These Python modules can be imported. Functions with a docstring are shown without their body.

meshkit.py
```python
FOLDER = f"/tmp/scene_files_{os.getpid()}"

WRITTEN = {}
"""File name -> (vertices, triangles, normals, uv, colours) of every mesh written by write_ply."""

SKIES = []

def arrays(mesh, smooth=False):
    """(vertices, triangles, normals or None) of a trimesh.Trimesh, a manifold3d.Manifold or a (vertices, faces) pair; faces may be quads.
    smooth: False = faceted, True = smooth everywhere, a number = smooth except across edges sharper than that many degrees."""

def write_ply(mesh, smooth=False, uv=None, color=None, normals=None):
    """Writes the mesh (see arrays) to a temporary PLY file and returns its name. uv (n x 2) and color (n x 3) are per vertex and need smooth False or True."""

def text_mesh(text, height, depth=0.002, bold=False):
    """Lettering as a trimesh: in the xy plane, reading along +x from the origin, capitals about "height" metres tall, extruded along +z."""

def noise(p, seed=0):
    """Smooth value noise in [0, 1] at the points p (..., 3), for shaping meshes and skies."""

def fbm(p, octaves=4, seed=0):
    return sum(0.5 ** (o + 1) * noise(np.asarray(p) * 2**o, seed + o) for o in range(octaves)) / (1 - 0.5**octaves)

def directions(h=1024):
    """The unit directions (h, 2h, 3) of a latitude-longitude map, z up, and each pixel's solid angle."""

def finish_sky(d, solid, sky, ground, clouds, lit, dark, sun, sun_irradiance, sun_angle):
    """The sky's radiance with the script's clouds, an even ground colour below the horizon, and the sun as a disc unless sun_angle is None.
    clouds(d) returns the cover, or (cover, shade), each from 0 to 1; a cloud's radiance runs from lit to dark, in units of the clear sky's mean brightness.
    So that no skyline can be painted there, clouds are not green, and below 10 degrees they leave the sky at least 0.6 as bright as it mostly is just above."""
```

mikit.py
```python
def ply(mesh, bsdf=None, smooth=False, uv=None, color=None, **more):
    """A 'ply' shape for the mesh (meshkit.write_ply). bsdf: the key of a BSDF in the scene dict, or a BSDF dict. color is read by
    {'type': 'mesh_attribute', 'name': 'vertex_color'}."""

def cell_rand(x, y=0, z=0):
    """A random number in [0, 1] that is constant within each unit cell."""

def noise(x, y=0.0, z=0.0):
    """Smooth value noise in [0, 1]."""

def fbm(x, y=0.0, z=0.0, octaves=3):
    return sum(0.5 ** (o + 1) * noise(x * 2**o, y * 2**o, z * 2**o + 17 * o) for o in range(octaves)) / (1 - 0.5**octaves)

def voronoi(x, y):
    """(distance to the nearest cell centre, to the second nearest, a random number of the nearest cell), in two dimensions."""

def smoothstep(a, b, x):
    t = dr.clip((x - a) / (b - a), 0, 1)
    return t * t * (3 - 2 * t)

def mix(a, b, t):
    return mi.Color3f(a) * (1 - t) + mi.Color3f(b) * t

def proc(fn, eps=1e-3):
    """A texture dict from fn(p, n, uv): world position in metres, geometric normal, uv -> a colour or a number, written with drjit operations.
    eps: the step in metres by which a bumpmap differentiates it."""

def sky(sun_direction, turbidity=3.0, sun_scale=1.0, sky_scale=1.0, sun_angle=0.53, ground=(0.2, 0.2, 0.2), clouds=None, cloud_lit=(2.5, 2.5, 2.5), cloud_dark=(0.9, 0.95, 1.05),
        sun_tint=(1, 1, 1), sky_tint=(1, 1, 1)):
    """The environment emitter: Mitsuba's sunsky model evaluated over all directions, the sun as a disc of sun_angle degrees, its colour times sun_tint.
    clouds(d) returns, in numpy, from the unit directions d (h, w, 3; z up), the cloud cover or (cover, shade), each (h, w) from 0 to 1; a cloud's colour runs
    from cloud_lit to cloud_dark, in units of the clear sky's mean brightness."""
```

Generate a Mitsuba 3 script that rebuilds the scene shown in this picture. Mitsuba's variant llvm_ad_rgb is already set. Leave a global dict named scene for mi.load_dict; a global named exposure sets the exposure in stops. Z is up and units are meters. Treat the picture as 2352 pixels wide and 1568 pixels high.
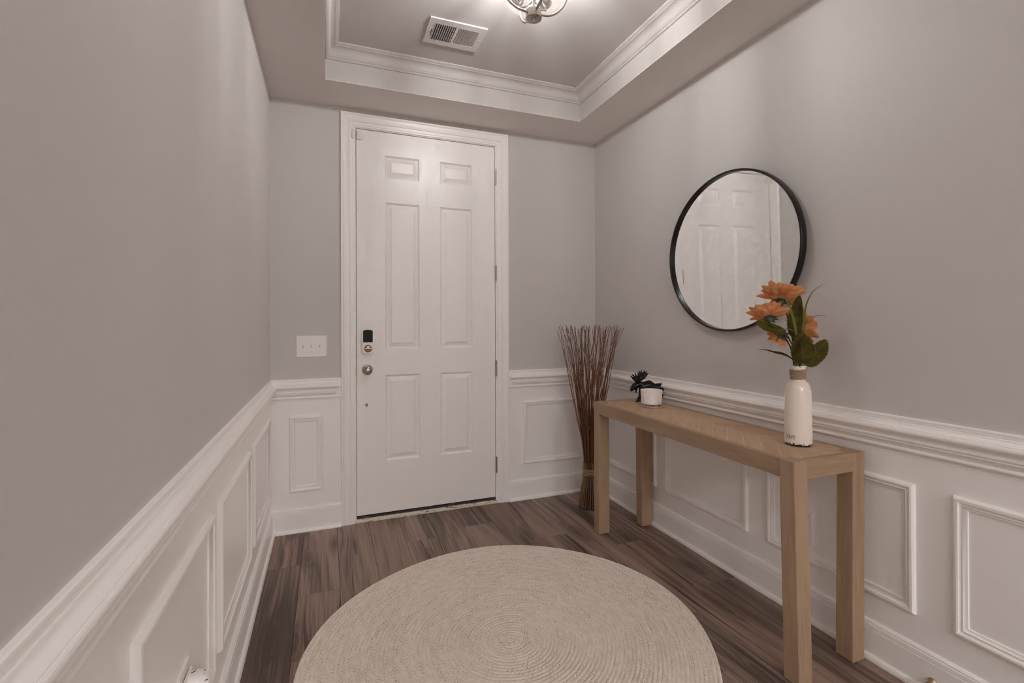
import math, random
import numpy as np, trimesh, mitsuba as mi, mikit, meshkit
import drjit as dr
from mikit import proc, noise, fbm, voronoi, cell_rand, smoothstep, mix
import shapely.geometry as sg

T = mi.ScalarTransform4f
scene, labels = {}, {}

# ------------------------------------------------------------------ camera, light, exposure
W, H = 2.211, 2.60                       # foyer width, soffit height (door wall is y = 0, camera looks towards +y)
EYE = np.array([0.3136, -3.1889, 1.2532])
YAW, PITCH, ROLL = 0.3692, 0.0029, -0.0034
FOCAL = 1109.3
fwd = np.array([math.sin(YAW) * math.cos(PITCH), math.cos(YAW) * math.cos(PITCH), math.sin(PITCH)])
rgt = np.array([math.cos(YAW), -math.sin(YAW), 0.0])
upv = np.cross(rgt, fwd)
up2 = -rgt * math.sin(ROLL) + upv * math.cos(ROLL)
scene['camera'] = dict(type='perspective', fov=2 * math.degrees(math.atan(1176 / FOCAL)), fov_axis='x', near_clip=0.02, far_clip=100.0,
                       principal_point_offset_x=-3.7 / 2352, principal_point_offset_y=46.16 / 1568,
                       to_world=T().look_at(origin=EYE.tolist(), target=(EYE + fwd).tolist(), up=up2.tolist()))
exposure = 0.0
BULB = (470.0, 464.0, 458.0)             # radiance of each candle bulb of the foyer light
HALL = (108.0, 107.0, 105.0)             # radiance of the unseen hall lights that brighten the foyer from behind
WALLC, WHITE, CEIL = (0.565, 0.540, 0.525), (0.85, 0.822, 0.808), (0.70, 0.66, 0.637)

# ------------------------------------------------------------------ helpers
def put(key, mesh, bsdf, smooth=False, label=None, category=None, group=None, kind=None, **kw):
    scene[key] = mikit.ply(mesh, bsdf, smooth=smooth, **kw)
    tag(key, label, category, group, kind)
    return key

def tag(key, label=None, category=None, group=None, kind=None):
    d = {k: v for k, v in dict(label=label, category=category, group=group, kind=kind).items() if v}
    if d:
        labels[key] = d

COUNT = {}
def num(key):
    n = COUNT.get(key, 0)
    COUNT[key] = n + 1
    return key if n == 0 else f'{key}_{n:03d}'

def cat(*ms):
    return trimesh.util.concatenate([m for m in ms])

def box(x0, x1, y0, y1, z0, z1, b=0.0):
    lo, hi = np.array([x0, y0, z0], float), np.array([x1, y1, z1], float)
    if b <= 0:
        m = trimesh.creation.box(hi - lo)
        m.apply_translation((lo + hi) / 2)
        return m
    pts = []
    for ax in range(3):
        for s in np.ndindex(2, 2, 2):
            p = []
            for k in range(3):
                ins = 0 if k == ax else b
                p.append(lo[k] + ins if s[k] == 0 else hi[k] - ins)
            pts.append(p)
    return trimesh.PointCloud(pts).convex_hull

def hexa(bottom, top, z0, z1, b=0.0):
    """A leg: bottom and top rectangles (x0, x1, y0, y1) with chamfered upright edges."""
    pts = []
    for (x0, x1, y0, y1), z in ((bottom, z0), (top, z1)):
        for x, sx in ((x0, 1), (x1, -1)):
            for y, sy in ((y0, 1), (y1, -1)):
                pts += [(x + sx * b, y, z), (x, y + sy * b, z)]
    return trimesh.PointCloud(pts).convex_hull

def sweep(prof, path, fmap, closed=False, prev=None, nxt=None, side=1, pclosed=False, cap=True):
    """Profile (a, b) swept along a 2-D path with mitred corners; a is the offset to the path's left (side=1), b goes to fmap(p2, b)."""
    path = [np.array(p, float) for p in path]
    n = len(path)
    rows = []
    for i in range(n):
        p0 = path[i - 1] if (i > 0 or closed) else (None if prev is None else np.array(prev, float))
        p1 = path[(i + 1) % n] if (i < n - 1 or closed) else (None if nxt is None else np.array(nxt, float))
        ds = []
        if p0 is not None:
            d = path[i] - p0; ds.append(d / np.linalg.norm(d))
        if p1 is not None:
            d = p1 - path[i]; ds.append(d / np.linalg.norm(d))
        ns = [side * np.array([-d[1], d[0]]) for d in ds]
        m = ns[0] if len(ns) == 1 else (ns[0] + ns[1]) / (1 + ns[0] @ ns[1])
        rows.append([fmap(path[i] + m * a, b) for a, b in prof])
    V = np.array(rows, float).reshape(-1, 3)
    M = len(prof)
    F = []
    for i in range(n if closed else n - 1):
        j = (i + 1) % n
        for k in range(M if pclosed else M - 1):
            l = (k + 1) % M
            F += [[i * M + k, j * M + k, j * M + l], [i * M + k, j * M + l, i * M + l]]
    if cap and not closed:
        for r in (0, n - 1):
            for k in range(1, M - 1):
                F.append([r * M, r * M + k, r * M + k + 1])
    m = trimesh.Trimesh(V, np.array(F), process=False)
    return m

def tube(pts, rad, sides=8, caps=True):
    p = np.asarray(pts, float)
    n = len(p)
    rad = np.broadcast_to(np.asarray(rad, float), (n,))
    t = np.gradient(p, axis=0)
    t /= np.linalg.norm(t, axis=1, keepdims=True) + 1e-12
    a = np.cross(t[0], [0, 0, 1.0] if abs(t[0][2]) < 0.9 else [1.0, 0, 0])
    A = []
    for i in range(n):
        a = a - t[i] * (a @ t[i]); a = a / (np.linalg.norm(a) + 1e-12); A.append(a)
    A = np.array(A); B = np.cross(t, A)
    ang = np.arange(sides) * 2 * np.pi / sides
    V = (p[:, None] + rad[:, None, None] * (np.cos(ang)[None, :, None] * A[:, None] + np.sin(ang)[None, :, None] * B[:, None])).reshape(-1, 3)
    F = []
    for i in range(n - 1):
        for j in range(sides):
            k = (j + 1) % sides
            F += [[i * sides + j, i * sides + k, (i + 1) * sides + k], [i * sides + j, (i + 1) * sides + k, (i + 1) * sides + j]]
    if caps:
        V = np.vstack([V, p[:1], p[-1:]])
        c0, c1 = n * sides, n * sides + 1
        for j in range(sides):
            k = (j + 1) % sides
            F += [[c0, k, j], [c1, (n - 1) * sides + j, (n - 1) * sides + k]]
    return trimesh.Trimesh(V, F, process=False)

def curve(ctrl, n=16):
    """Catmull-Rom through control points."""
    c = np.asarray(ctrl, float)
    c = np.vstack([2 * c[0] - c[1], c, 2 * c[-1] - c[-2]])
    out = []
    segs = len(c) - 3
    for s in range(segs):
        p0, p1, p2, p3 = c[s:s + 4]
        k = max(2, n // segs)
        for t in np.linspace(0, 1, k, endpoint=(s == segs - 1)):
            out.append(0.5 * ((2 * p1) + (-p0 + p2) * t + (2 * p0 - 5 * p1 + 4 * p2 - p3) * t * t + (-p0 + 3 * p1 - 3 * p2 + p3) * t ** 3))
    return np.array(out)

def lathe(prof, center=(0, 0, 0), sections=48, axis=None):
    m = trimesh.creation.revolve(np.array(prof, float), sections=sections)
    if axis is not None:
        m.apply_transform(trimesh.geometry.align_vectors([0, 0, 1], axis))
    m.apply_translation(center)
    return m

def hull_of_spheres(sph, sub=2):
    pts = []
    for c, r in sph:
        s = trimesh.creation.icosphere(subdivisions=sub, radius=1.0)
        pts.append(s.vertices * np.asarray(r) + np.asarray(c))
    return trimesh.PointCloud(np.vstack(pts)).convex_hull

# ------------------------------------------------------------------ materials
def principled(col, rough=0.5, **kw):
    col = {'type': 'rgb', 'value': list(col)} if isinstance(col, (tuple, list)) else col
    return {'type': 'twosided', 'bsdf': {'type': 'principled', 'base_color': col, 'roughness': rough, **kw}}

def bumped(inner, tex, scale):
    return {'type': 'twosided', 'bsdf': {'type': 'bumpmap', 'arbitrary': tex, 'scale': scale, 'inner': inner['bsdf']}}

def orange_peel(p, n, uv):
    return noise(p.x * 260, p.y * 260, p.z * 260)
scene['wall_paint'] = bumped(principled(WALLC, 0.55, specular=0.35), proc(orange_peel, 8e-4), 0.00022)
scene['white_paint'] = principled(WHITE, 0.34, specular=0.5)
scene['shaded_tray_paint'] = principled((0.50, 0.47, 0.45), 0.8, specular=0.2)  # ceiling paint darkened: dimmer light in the tray put into the colour
scene['vent_enamel'] = principled((0.62, 0.585, 0.57), 0.4)
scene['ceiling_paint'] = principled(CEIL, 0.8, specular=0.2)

def embossed(p, n, uv):                  # moulded wood grain of the door skin, upright
    w = fbm(p.x * 7, p.z * 1.2, 3.0, 3)
    return 0.6 * noise(p.x * 420 + w * 40, p.z * 7, 1.0) + 0.4 * noise(p.x * 190 + w * 60, p.z * 3, 5.0)
scene['door_paint'] = bumped(principled(WHITE, 0.33, specular=0.5), proc(embossed, 5e-4), 0.0009)

def floor_wood(p, n, uv):
    x, y = uv.x, uv.y
    warp = fbm(x * 4, y * 0.9, 2.0, 3)
    d1, d2, w1 = voronoi(x * 6.5 + 0.3, y * 1.5)
    knot = dr.exp(-dr.square(d1 * 6.0)) * dr.select(w1 > 0.5, 1.0, 0.0)
    g = 0.5 + 0.5 * dr.sin((x * 15 + warp * 3.6 + knot * 2.2) * 6.28)
    band = fbm(x * 8 + warp * 1.6 + knot, y * 0.85, 9.0, 3)
    broad = noise(x * 6 + warp * 2, y * 1.3, 21.0)
    fine = noise(x * 340, y * 6.0, 4.0)
    mid = noise(x * 120 + warp * 9, y * 3.0, 7.0)
    t = 0.33 * band + 0.28 * broad + 0.08 * g + 0.13 * mid + 0.18 * fine
    c = mix((0.080, 0.053, 0.041), (0.305, 0.200, 0.157), smoothstep(0.27, 0.71, t))
    tone = cell_rand(dr.floor(x / 5.0), dr.floor(y / 7.0), 3)
    c = mix(c, mi.Color3f(c) * mi.Color3f(0.90, 0.98, 1.04), tone)
    c = c * (0.86 + 0.28 * cell_rand(dr.floor(x / 5.0), dr.floor(y / 7.0), 5))
    c = mix(c, mi.Color3f(0.045, 0.029, 0.022), knot * 0.65)
    crack = smoothstep(0.72, 0.84, noise(x * 110 + warp * 14, y * 1.4, 12.0)) * smoothstep(0.48, 0.66, noise(x * 9, y * 1.9, 15.0))
    return mix(c, mi.Color3f(0.036, 0.024, 0.019), crack * 0.75)
scene['floor_wood'] = principled(proc(floor_wood), 0.45, specular=0.3)

def table_wood(ax, seed, tone=1.0):
    def f(p, n, uv):
        a, b, c = (p.x, p.y, p.z)
        if ax == 'y': l, u, v = b, a, c
        elif ax == 'x': l, u, v = a, b, c
        elif ax == 'z': l, u, v = c, a, b
        elif ax == 'd1': l, u, v = (a + b) * 0.7071, (a - b) * 0.7071, c
        else: l, u, v = (a - b) * 0.7071, (a + b) * 0.7071, c
        w = fbm(u * 9, v * 9, l * 1.6 + seed, 3)
        s = 0.28 * noise(u * 60 + w * 6, v * 60, l * 3.0 + seed) + 0.22 * noise(u * 300, v * 300, l * 14.0) + 0.50 * w
        k = mix((0.315, 0.205, 0.130), (0.415, 0.285, 0.193), smoothstep(0.25, 0.75, s))
        grey = smoothstep(0.55, 0.8, fbm(u * 14, v * 14, l * 2.2 + 30 + seed, 3))
        return mix(k, (0.330, 0.245, 0.178), grey * 0.5) * tone
    return principled(proc(f), 0.52, specular=0.22)
for ax, sd in (('x', 3.0), ('y', 11.0), ('z', 23.0), ('d1', 31.0), ('d2', 47.0)):
    scene['table_wood_' + ax] = table_wood(ax, sd, 1.22 if ax in ('d1', 'd2') else 0.9)   # top strips paler than the rest: light on the table top put in colour
scene['pale_line'] = principled((0.72, 0.56, 0.42), 0.5)
scene['dark_gap'] = principled((0.03, 0.02, 0.014), 0.8)

def rug_col(p, n, uv):                   # uv: x = arc length, y = row number
    row = dr.floor(uv.y)
    fr = uv.y - row
    s = dr.abs(2 * fr - 1)
    ph = uv.x / 0.0185 + 0.55 * s + cell_rand(row, 1) * 5 + dr.select(fr > 0.5, 0.5, 0.0)
    c = dr.floor(ph)
    edge = dr.abs(ph - c - 0.5) * 2
    r = cell_rand(c, row * 2 + dr.select(fr > 0.5, 1.0, 0.0), 4)
    patch = fbm(p.x * 6, p.y * 6, 2.0, 3)
    dens = 0.30 + 0.6 * (patch - 0.5) + 0.30 * (cell_rand(row, 7) - 0.55)
    fleck = dr.select(r < dens, 1.0, 0.0) * smoothstep(0.62, 0.80, edge) * smoothstep(0.10, 0.2, s) * (1 - smoothstep(0.70, 0.9, s))
    fuzz = noise(p.x * 420, p.y * 420, 1.0)
    base = mix((0.69, 0.615, 0.535), (0.82, 0.745, 0.665), 0.6 * cell_rand(c, row, 9) + 0.4 * fuzz)
    return mix(base, (0.30, 0.235, 0.180), fleck * 0.85)
scene['rug_wool'] = principled(proc(rug_col), 0.95, specular=0.1)

scene['nickel'] = principled((0.40, 0.36, 0.32), 0.30, metallic=1.0)
scene['lamp_nickel'] = principled((0.50, 0.46, 0.42), 0.32, metallic=1.0)
scene['brass'] = principled((0.46, 0.36, 0.24), 0.35, metallic=1.0)
scene['black_gloss'] = principled((0.004, 0.004, 0.004), 0.30, specular=0.15)
scene['mirror_frame'] = principled((0.006, 0.0045, 0.004), 0.25, specular=0.35)
scene['mirror_glass'] = {'type': 'twosided', 'bsdf': {'type': 'conductor', 'material': 'none', 'specular_reflectance': {'type': 'rgb', 'value': [0.90, 0.91, 0.90]}}}
scene['plastic_white'] = principled((0.80, 0.76, 0.74), 0.28, specular=0.5)
scene['dark_void'] = principled((0.015, 0.011, 0.009), 0.9)
scene['galvanised'] = principled((0.36, 0.35, 0.34), 0.45, metallic=0.8)
scene['rubber'] = principled((0.05, 0.045, 0.04), 0.7)

def sill_col(p, n, uv):
    chip = smoothstep(0.60, 0.66, fbm(p.x * 55, p.y * 120, p.z * 160, 3))
    return mix((0.70, 0.64, 0.56), (0.13, 0.075, 0.035), chip * 0.9)
scene['sill_paint'] = principled(proc(sill_col), 0.5)
def threshold_col(p, n, uv):
    return mix((0.014, 0.010, 0.009), (0.13, 0.07, 0.03), smoothstep(0.56, 0.66, fbm(p.x * 38, p.y * 150, p.z * 90, 3)))
scene['threshold'] = principled(proc(threshold_col), 0.6)

def vase_col(p, n, uv):
    rag = fbm(p.x * 170, p.y * 170, p.z * 120, 3)
    h = p.z - 0.7722
    chip = smoothstep(0.50, 0.53, rag + (0.0085 - h) * 38.0)
    rim = smoothstep(0.62, 0.66, fbm(p.x * 120, p.y * 120, p.z * 200 + 5, 3) + dr.select(h > 0.303, -0.02, -1.0))
    return mix((0.80, 0.725, 0.655), (0.030, 0.014, 0.020), dr.maximum(chip, rim))
scene['vase_glaze'] = principled(proc(vase_col), 0.12, specular=0.55)
scene['ink'] = principled((0.012, 0.010, 0.010), 0.5)
def rope_col(p, n, uv):
    return mix((0.20, 0.125, 0.075), (0.46, 0.33, 0.225), smoothstep(0.3, 0.7, noise(p.x * 420 + p.z * 500, p.y * 420, p.z * 900)))
scene['jute'] = principled(proc(rope_col), 0.9)
def petal_col(p, n, uv):
    st = noise(uv.x * 16 + 3, uv.y * 1.5, uv.x * 2)
    pale = smoothstep(0.35, 0.9, noise(uv.x * 3 + p.x * 60, uv.y * 3, p.z * 40))
    c = mix((0.66, 0.235, 0.095), (0.72, 0.440, 0.225), 0.75 * pale + 0.25 * st)
    return c
def thin(tex, diff=0.6, rough=0.6):
    return {'type': 'principledthin', 'base_color': tex if isinstance(tex, dict) else {'type': 'rgb', 'value': list(tex)}, 'roughness': rough, 'diff_trans': diff, 'spec_trans': 0.0, 'eta': 1.3}
scene['petal'] = thin(proc(petal_col), 0.55)
def leaf_col(p, n, uv):
    vein = dr.abs(uv.x)
    side = dr.abs(dr.sin((uv.y * 7 - vein * 3.0) * 3.14159))
    v = dr.maximum(1 - smoothstep(0.03, 0.09, vein), (1 - smoothstep(0.06, 0.22, side)) * 0.6)
    c = mix((0.040, 0.036, 0.009), (0.105, 0.090, 0.024), fbm(p.x * 75, p.y * 75, p.z * 75, 3))
    return mix(c, (0.125, 0.105, 0.040), v * 0.6)
scene['leaf'] = thin(proc(leaf_col), 0.3, 0.5)
scene['grass'] = thin((0.155, 0.170, 0.050), 0.5, 0.4)
scene['stem_green'] = principled((0.060, 0.065, 0.022), 0.6)
scene['calyx'] = principled((0.055, 0.070, 0.060), 0.6)
scene['moose_bronze'] = principled((0.004, 0.0025, 0.002), 0.20, specular=0.4)
scene['candle_wax'] = principled((0.80, 0.765, 0.73), 0.25, specular=0.5)
scene['candle_glass'] = {'type': 'dielectric', 'int_ior': 1.5, 'ext_ior': 1.0, 'specular_transmittance': {'type': 'rgb', 'value': [0.96, 0.975, 0.965]}}
scene['paper'] = principled((0.84, 0.80, 0.785), 0.6)
scene['faint_ink'] = principled((0.70, 0.66, 0.64), 0.6)
scene['coaster_clay'] = principled((0.46, 0.29, 0.21), 0.35, specular=0.5)
for i, c in enumerate([(0.120, 0.040, 0.016), (0.165, 0.062, 0.026), (0.090, 0.032, 0.014), (0.190, 0.090, 0.045)]):
    scene[f'twig_bark_{i}'] = principled(c, 0.45, specular=0.5)
for i, c in enumerate([(0.21, 0.125, 0.065), (0.155, 0.085, 0.042), (0.115, 0.058, 0.028)]):
    scene[f'cane_{i}'] = principled(c, 0.5)
scene['raffia'] = principled((0.34, 0.225, 0.125), 0.7)
scene['bowl_glass'] = {'type': 'thindielectric', 'int_ior': 1.5, 'ext_ior': 1.0}
scene['candle_sleeve'] = principled((0.80, 0.77, 0.72), 0.5)

# ------------------------------------------------------------------ setting: walls, floor, ceiling
YB = -2.86                                # where the foyer opens to the hall behind the camera
Z0 = 0.86                                 # grey paint above, white wainscot below (hidden by the chair rail)
def wallpiece(x0, x1, y0, y1, z0, z1):
    return box(x0, x1, y0, y1, z0, z1)
put('wall_left', wallpiece(-0.12, 0, YB, 0.12, Z0, H + 0.3), 'wall_paint', kind='structure', label='grey painted left wall above white panelling')
put('wall_left__wainscot', wallpiece(-0.12, 0, YB, 0.12, 0, Z0), 'white_paint', label='white painted lower wall')
put('wall_right', wallpiece(W, W + 0.12, YB, 0.12, Z0, H + 0.3), 'wall_paint', kind='structure', label='grey painted right wall with the round mirror')
put('wall_right__wainscot', wallpiece(W, W + 0.12, YB, 0.12, 0, Z0), 'white_paint', label='white painted lower wall')
DL, DR, DT = 0.489, 1.4095, 2.479          # door slab
OL, OR, OT = 0.470, 1.430, 2.497           # rough opening
put('wall_front', cat(wallpiece(0, OL, 0, 0.12, Z0, H + 0.3), wallpiece(OR, W, 0, 0.12, Z0, H + 0.3), wallpiece(OL, OR, 0, 0.12, OT, H + 0.3)),
    'wall_paint', kind='structure', label='grey painted front wall around the entry door')
put('wall_front__wainscot', wallpiece(0, OL, 0, 0.12, 0, Z0), 'white_paint', label='white painted lower wall')
put('wall_front__wainscot_001', wallpiece(OR, W, 0, 0.12, 0, Z0), 'white_paint', label='white painted lower wall')

# hall behind the camera (never in view; its lamps light the foyer through the opening)
HX0, HX1, HY = -1.5, 3.7, -7.8
put('wall_back', box(HX0, HX1, HY - 0.1, HY, 0, H), 'wall_paint', kind='structure', label='grey wall at the far end of the hall')
put('wall_hall_left', box(HX0 - 0.1, HX0, HY, YB, 0, H), 'wall_paint', kind='structure', label='grey left wall of the hall')
put('wall_hall_right', box(HX1, HX1 + 0.1, HY, YB, 0, H), 'wall_paint', kind='structure', label='grey right wall of the hall')
put('wall_hall_front', cat(box(HX0, -0.12, YB, YB + 0.1, 0, H), box(W + 0.12, HX1, YB, YB + 0.1, 0, H)), 'wall_paint', kind='structure', label='grey hall wall beside the foyer opening')

# ceiling: soffit ring, tray sides, raised tray panel, hall ceiling
TX0, TX1, TY1, TY0, TZ = 0.309, 1.899, -0.334, -2.43, 2.787
def ring_soffit():
    outer = sg.box(-0.12, YB, W + 0.12, 0.12)
    return trimesh.creation.extrude_polygon(outer.difference(sg.box(TX0, TY0, TX1, TY1)), 0.003)
m = ring_soffit(); m.apply_translation([0, 0, H])
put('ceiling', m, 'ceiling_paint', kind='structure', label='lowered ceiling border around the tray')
put('ceiling__tray_side', box(TX0, TX1, TY1, TY1 + 0.03, H + 0.0025, TZ), 'shaded_tray_paint')
put('ceiling__tray_side_001', box(TX0, TX1, TY0 - 0.03, TY0, H + 0.0025, TZ), 'shaded_tray_paint')
put('ceiling__tray_side_002', box(TX0 - 0.03, TX0, TY0 - 0.03, TY1 + 0.03, H + 0.0025, TZ), 'shaded_tray_paint')
put('ceiling__tray_side_003', box(TX1, TX1 + 0.03, TY0 - 0.03, TY1 + 0.03, H + 0.0025, TZ), 'shaded_tray_paint')
VX, VY = 0.951, -0.686                     # air register duct
DUCT = (VX - 0.122, VX + 0.122, VY - 0.074, VY + 0.074)
tp = sg.box(TX0 - 0.05, TY0 - 0.05, TX1 + 0.05, TY1 + 0.05).difference(sg.box(DUCT[0], DUCT[2], DUCT[1], DUCT[3]))
m = trimesh.creation.extrude_polygon(tp, 0.03); m.apply_translation([0, 0, TZ])
put('ceiling__tray_panel', m, 'shaded_tray_paint', label='raised ceiling panel inside the tray')
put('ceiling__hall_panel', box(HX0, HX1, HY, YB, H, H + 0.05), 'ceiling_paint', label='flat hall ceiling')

# crown moulding round the tray, four mitred pieces of one thing
crown = [(0.0, -0.074), (0.006, -0.074), (0.010, -0.070), (0.010, -0.064), (0.015, -0.061), (0.018, -0.056), (0.018, -0.053)]
for k in range(9):
    a = k / 8 * math.pi / 2
    crown.append((0.020 + 0.032 * (1 - math.cos(a)), -0.050 + 0.034 * math.sin(a)))
crown += [(0.053, -0.013), (0.056, -0.012), (0.062, -0.008), (0.066, -0.006), (0.067, 0.0)]
tray = [(TX0, TY0), (TX1, TY0), (TX1, TY1), (TX0, TY1)]
for i in range(4):
    a, b = tray[i], tray[(i + 1) % 4]
    m = sweep(crown, [a, b], lambda p, z: (p[0], p[1], TZ + z), prev=tray[i - 1], nxt=tray[(i + 2) % 4], cap=False)
    put(num('trim_1__crown_piece'), m, 'shaded_tray_paint', smooth=25)
tag('trim_1', label='stepped crown moulding round the top of the ceiling tray', kind='structure')

# floor: one plank at a time in the foyer, a plain board area in the hall
PWD = 0.1836
rng = np.random.default_rng(7)
JOINTS = {0: -0.445, 1: -0.758, 4: -0.39, 11: -1.36, 2: -1.62, 3: -1.13, 5: -0.93, 6: -0.30, 7: -1.05, 8: -0.62, 9: -1.52, 10: -0.85, 12: -0.7}
PL = 1.22
ncol = 13
xs = [0.0025 + PWD * k for k in range(ncol)]
plank_no = 0
for k in range(ncol):
    xa, xb = xs[k], xs[k] + PWD
    if k == 0: xa = -0.005
    xb = min(xb, W + 0.006)
    if xb - xa < 0.02:
        continue
    ys = [0.10]
    j = JOINTS[k]
    while j > -3.05:
        ys.append(j); j -= PL
    ys.append(-3.05)
    for a, b in zip(ys[:-1], ys[1:]):
        m = box(xa + 0.0004, xb - 0.0004, b + 0.0004, a - 0.0004, -0.012, 0.0, 0.0013)
        plank_no += 1
        off = np.array([5.0 * plank_no + 0.4 * rng.random(), 7.0 * (plank_no % 5) + 2.0 + rng.random()])
        cx = (xa + xb) / 2
        uv = np.stack([m.vertices[:, 0] - cx + off[0] + 2.5, m.vertices[:, 1] - b + off[1]], 1)
        put(num('floor__plank'), m, 'floor_wood', uv=uv)
hallf = box(HX0, HX1, HY, -3.05, -0.02, 0.0)
m = cat(hallf, box(HX0, -0.006, -3.05, YB, -0.02, 0.0), box(W + 0.007, HX1, -3.05, YB, -0.02, 0.0), box(-0.12, W + 0.12, -3.05, 0.12, -0.03, -0.0125))
put('floor', m, 'floor_wood', uv=m.vertices[:, :2] + 3, kind='structure', label='dark brown wood plank floor')

# chair rail, baseboard, shoe moulding, picture-frame panel mouldings
rail_back = [(0.0, 0.918), (0.008, 0.918), (0.011, 0.916), (0.012, 0.912), (0.010, 0.909), (0.010, 0.902), (0.008, 0.900), (0.008, 0.812),
             (0.010, 0.809), (0.012, 0.805), (0.012, 0.801), (0.010, 0.798), (0.0, 0.797)]
rail_nose = [(0.008, 0.8985), (0.0125, 0.8985), (0.0130, 0.8975)]
for k in range(8):
    a = k / 7 * math.pi / 2
    rail_nose.append((0.0135 + 0.0165 * (1 - math.cos(a)), 0.8965 - 0.0135 * math.sin(a)))
rail_nose += [(0.0315, 0.8825), (0.0315, 0.8800), (0.0345, 0.8795), (0.0370, 0.8770), (0.0385, 0.8730), (0.0385, 0.8690), (0.0370, 0.8655), (0.0345, 0.8635), (0.0320, 0.8635)]
for k in range(7):
    a = k / 6 * math.pi / 2
    rail_nose.append((0.0310 - 0.0130 * math.sin(a), 0.8625 - 0.0165 * (1 - math.cos(a))))
rail_nose += [(0.0180, 0.8440), (0.0215, 0.8435), (0.0240, 0.8410), (0.0240, 0.8375), (0.0220, 0.8350), (0.0185, 0.8345), (0.0185, 0.8325), (0.0205, 0.8315), (0.0205, 0.8280), (0.0160, 0.8240), (0.0120, 0.8190), (0.0110, 0.8150), (0.008, 0.8145)]
base_prof = [(0.0, 0.141), (0.004, 0.141), (0.0105, 0.134), (0.0105, 0.1315), (0.008, 0.1305), (0.008, 0.129), (0.0135, 0.1275), (0.0145, 0.1145),
             (0.012, 0.1125), (0.012, 0.111), (0.0145, 0.1095), (0.0145, 0.0)]
shoe_prof = [(0.0145, 0.0195), (0.0165, 0.0195)] + [(0.0165 + 0.0115 * math.sin(a), 0.003 + 0.0165 * math.cos(a)) for a in np.linspace(0.15, math.pi / 2, 7)] + [(0.028, 0.0)]
plan = lambda p, z: (p[0], p[1], z)
CL, CR = 0.396, 1.505                       # outer edges of the door casing

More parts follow.
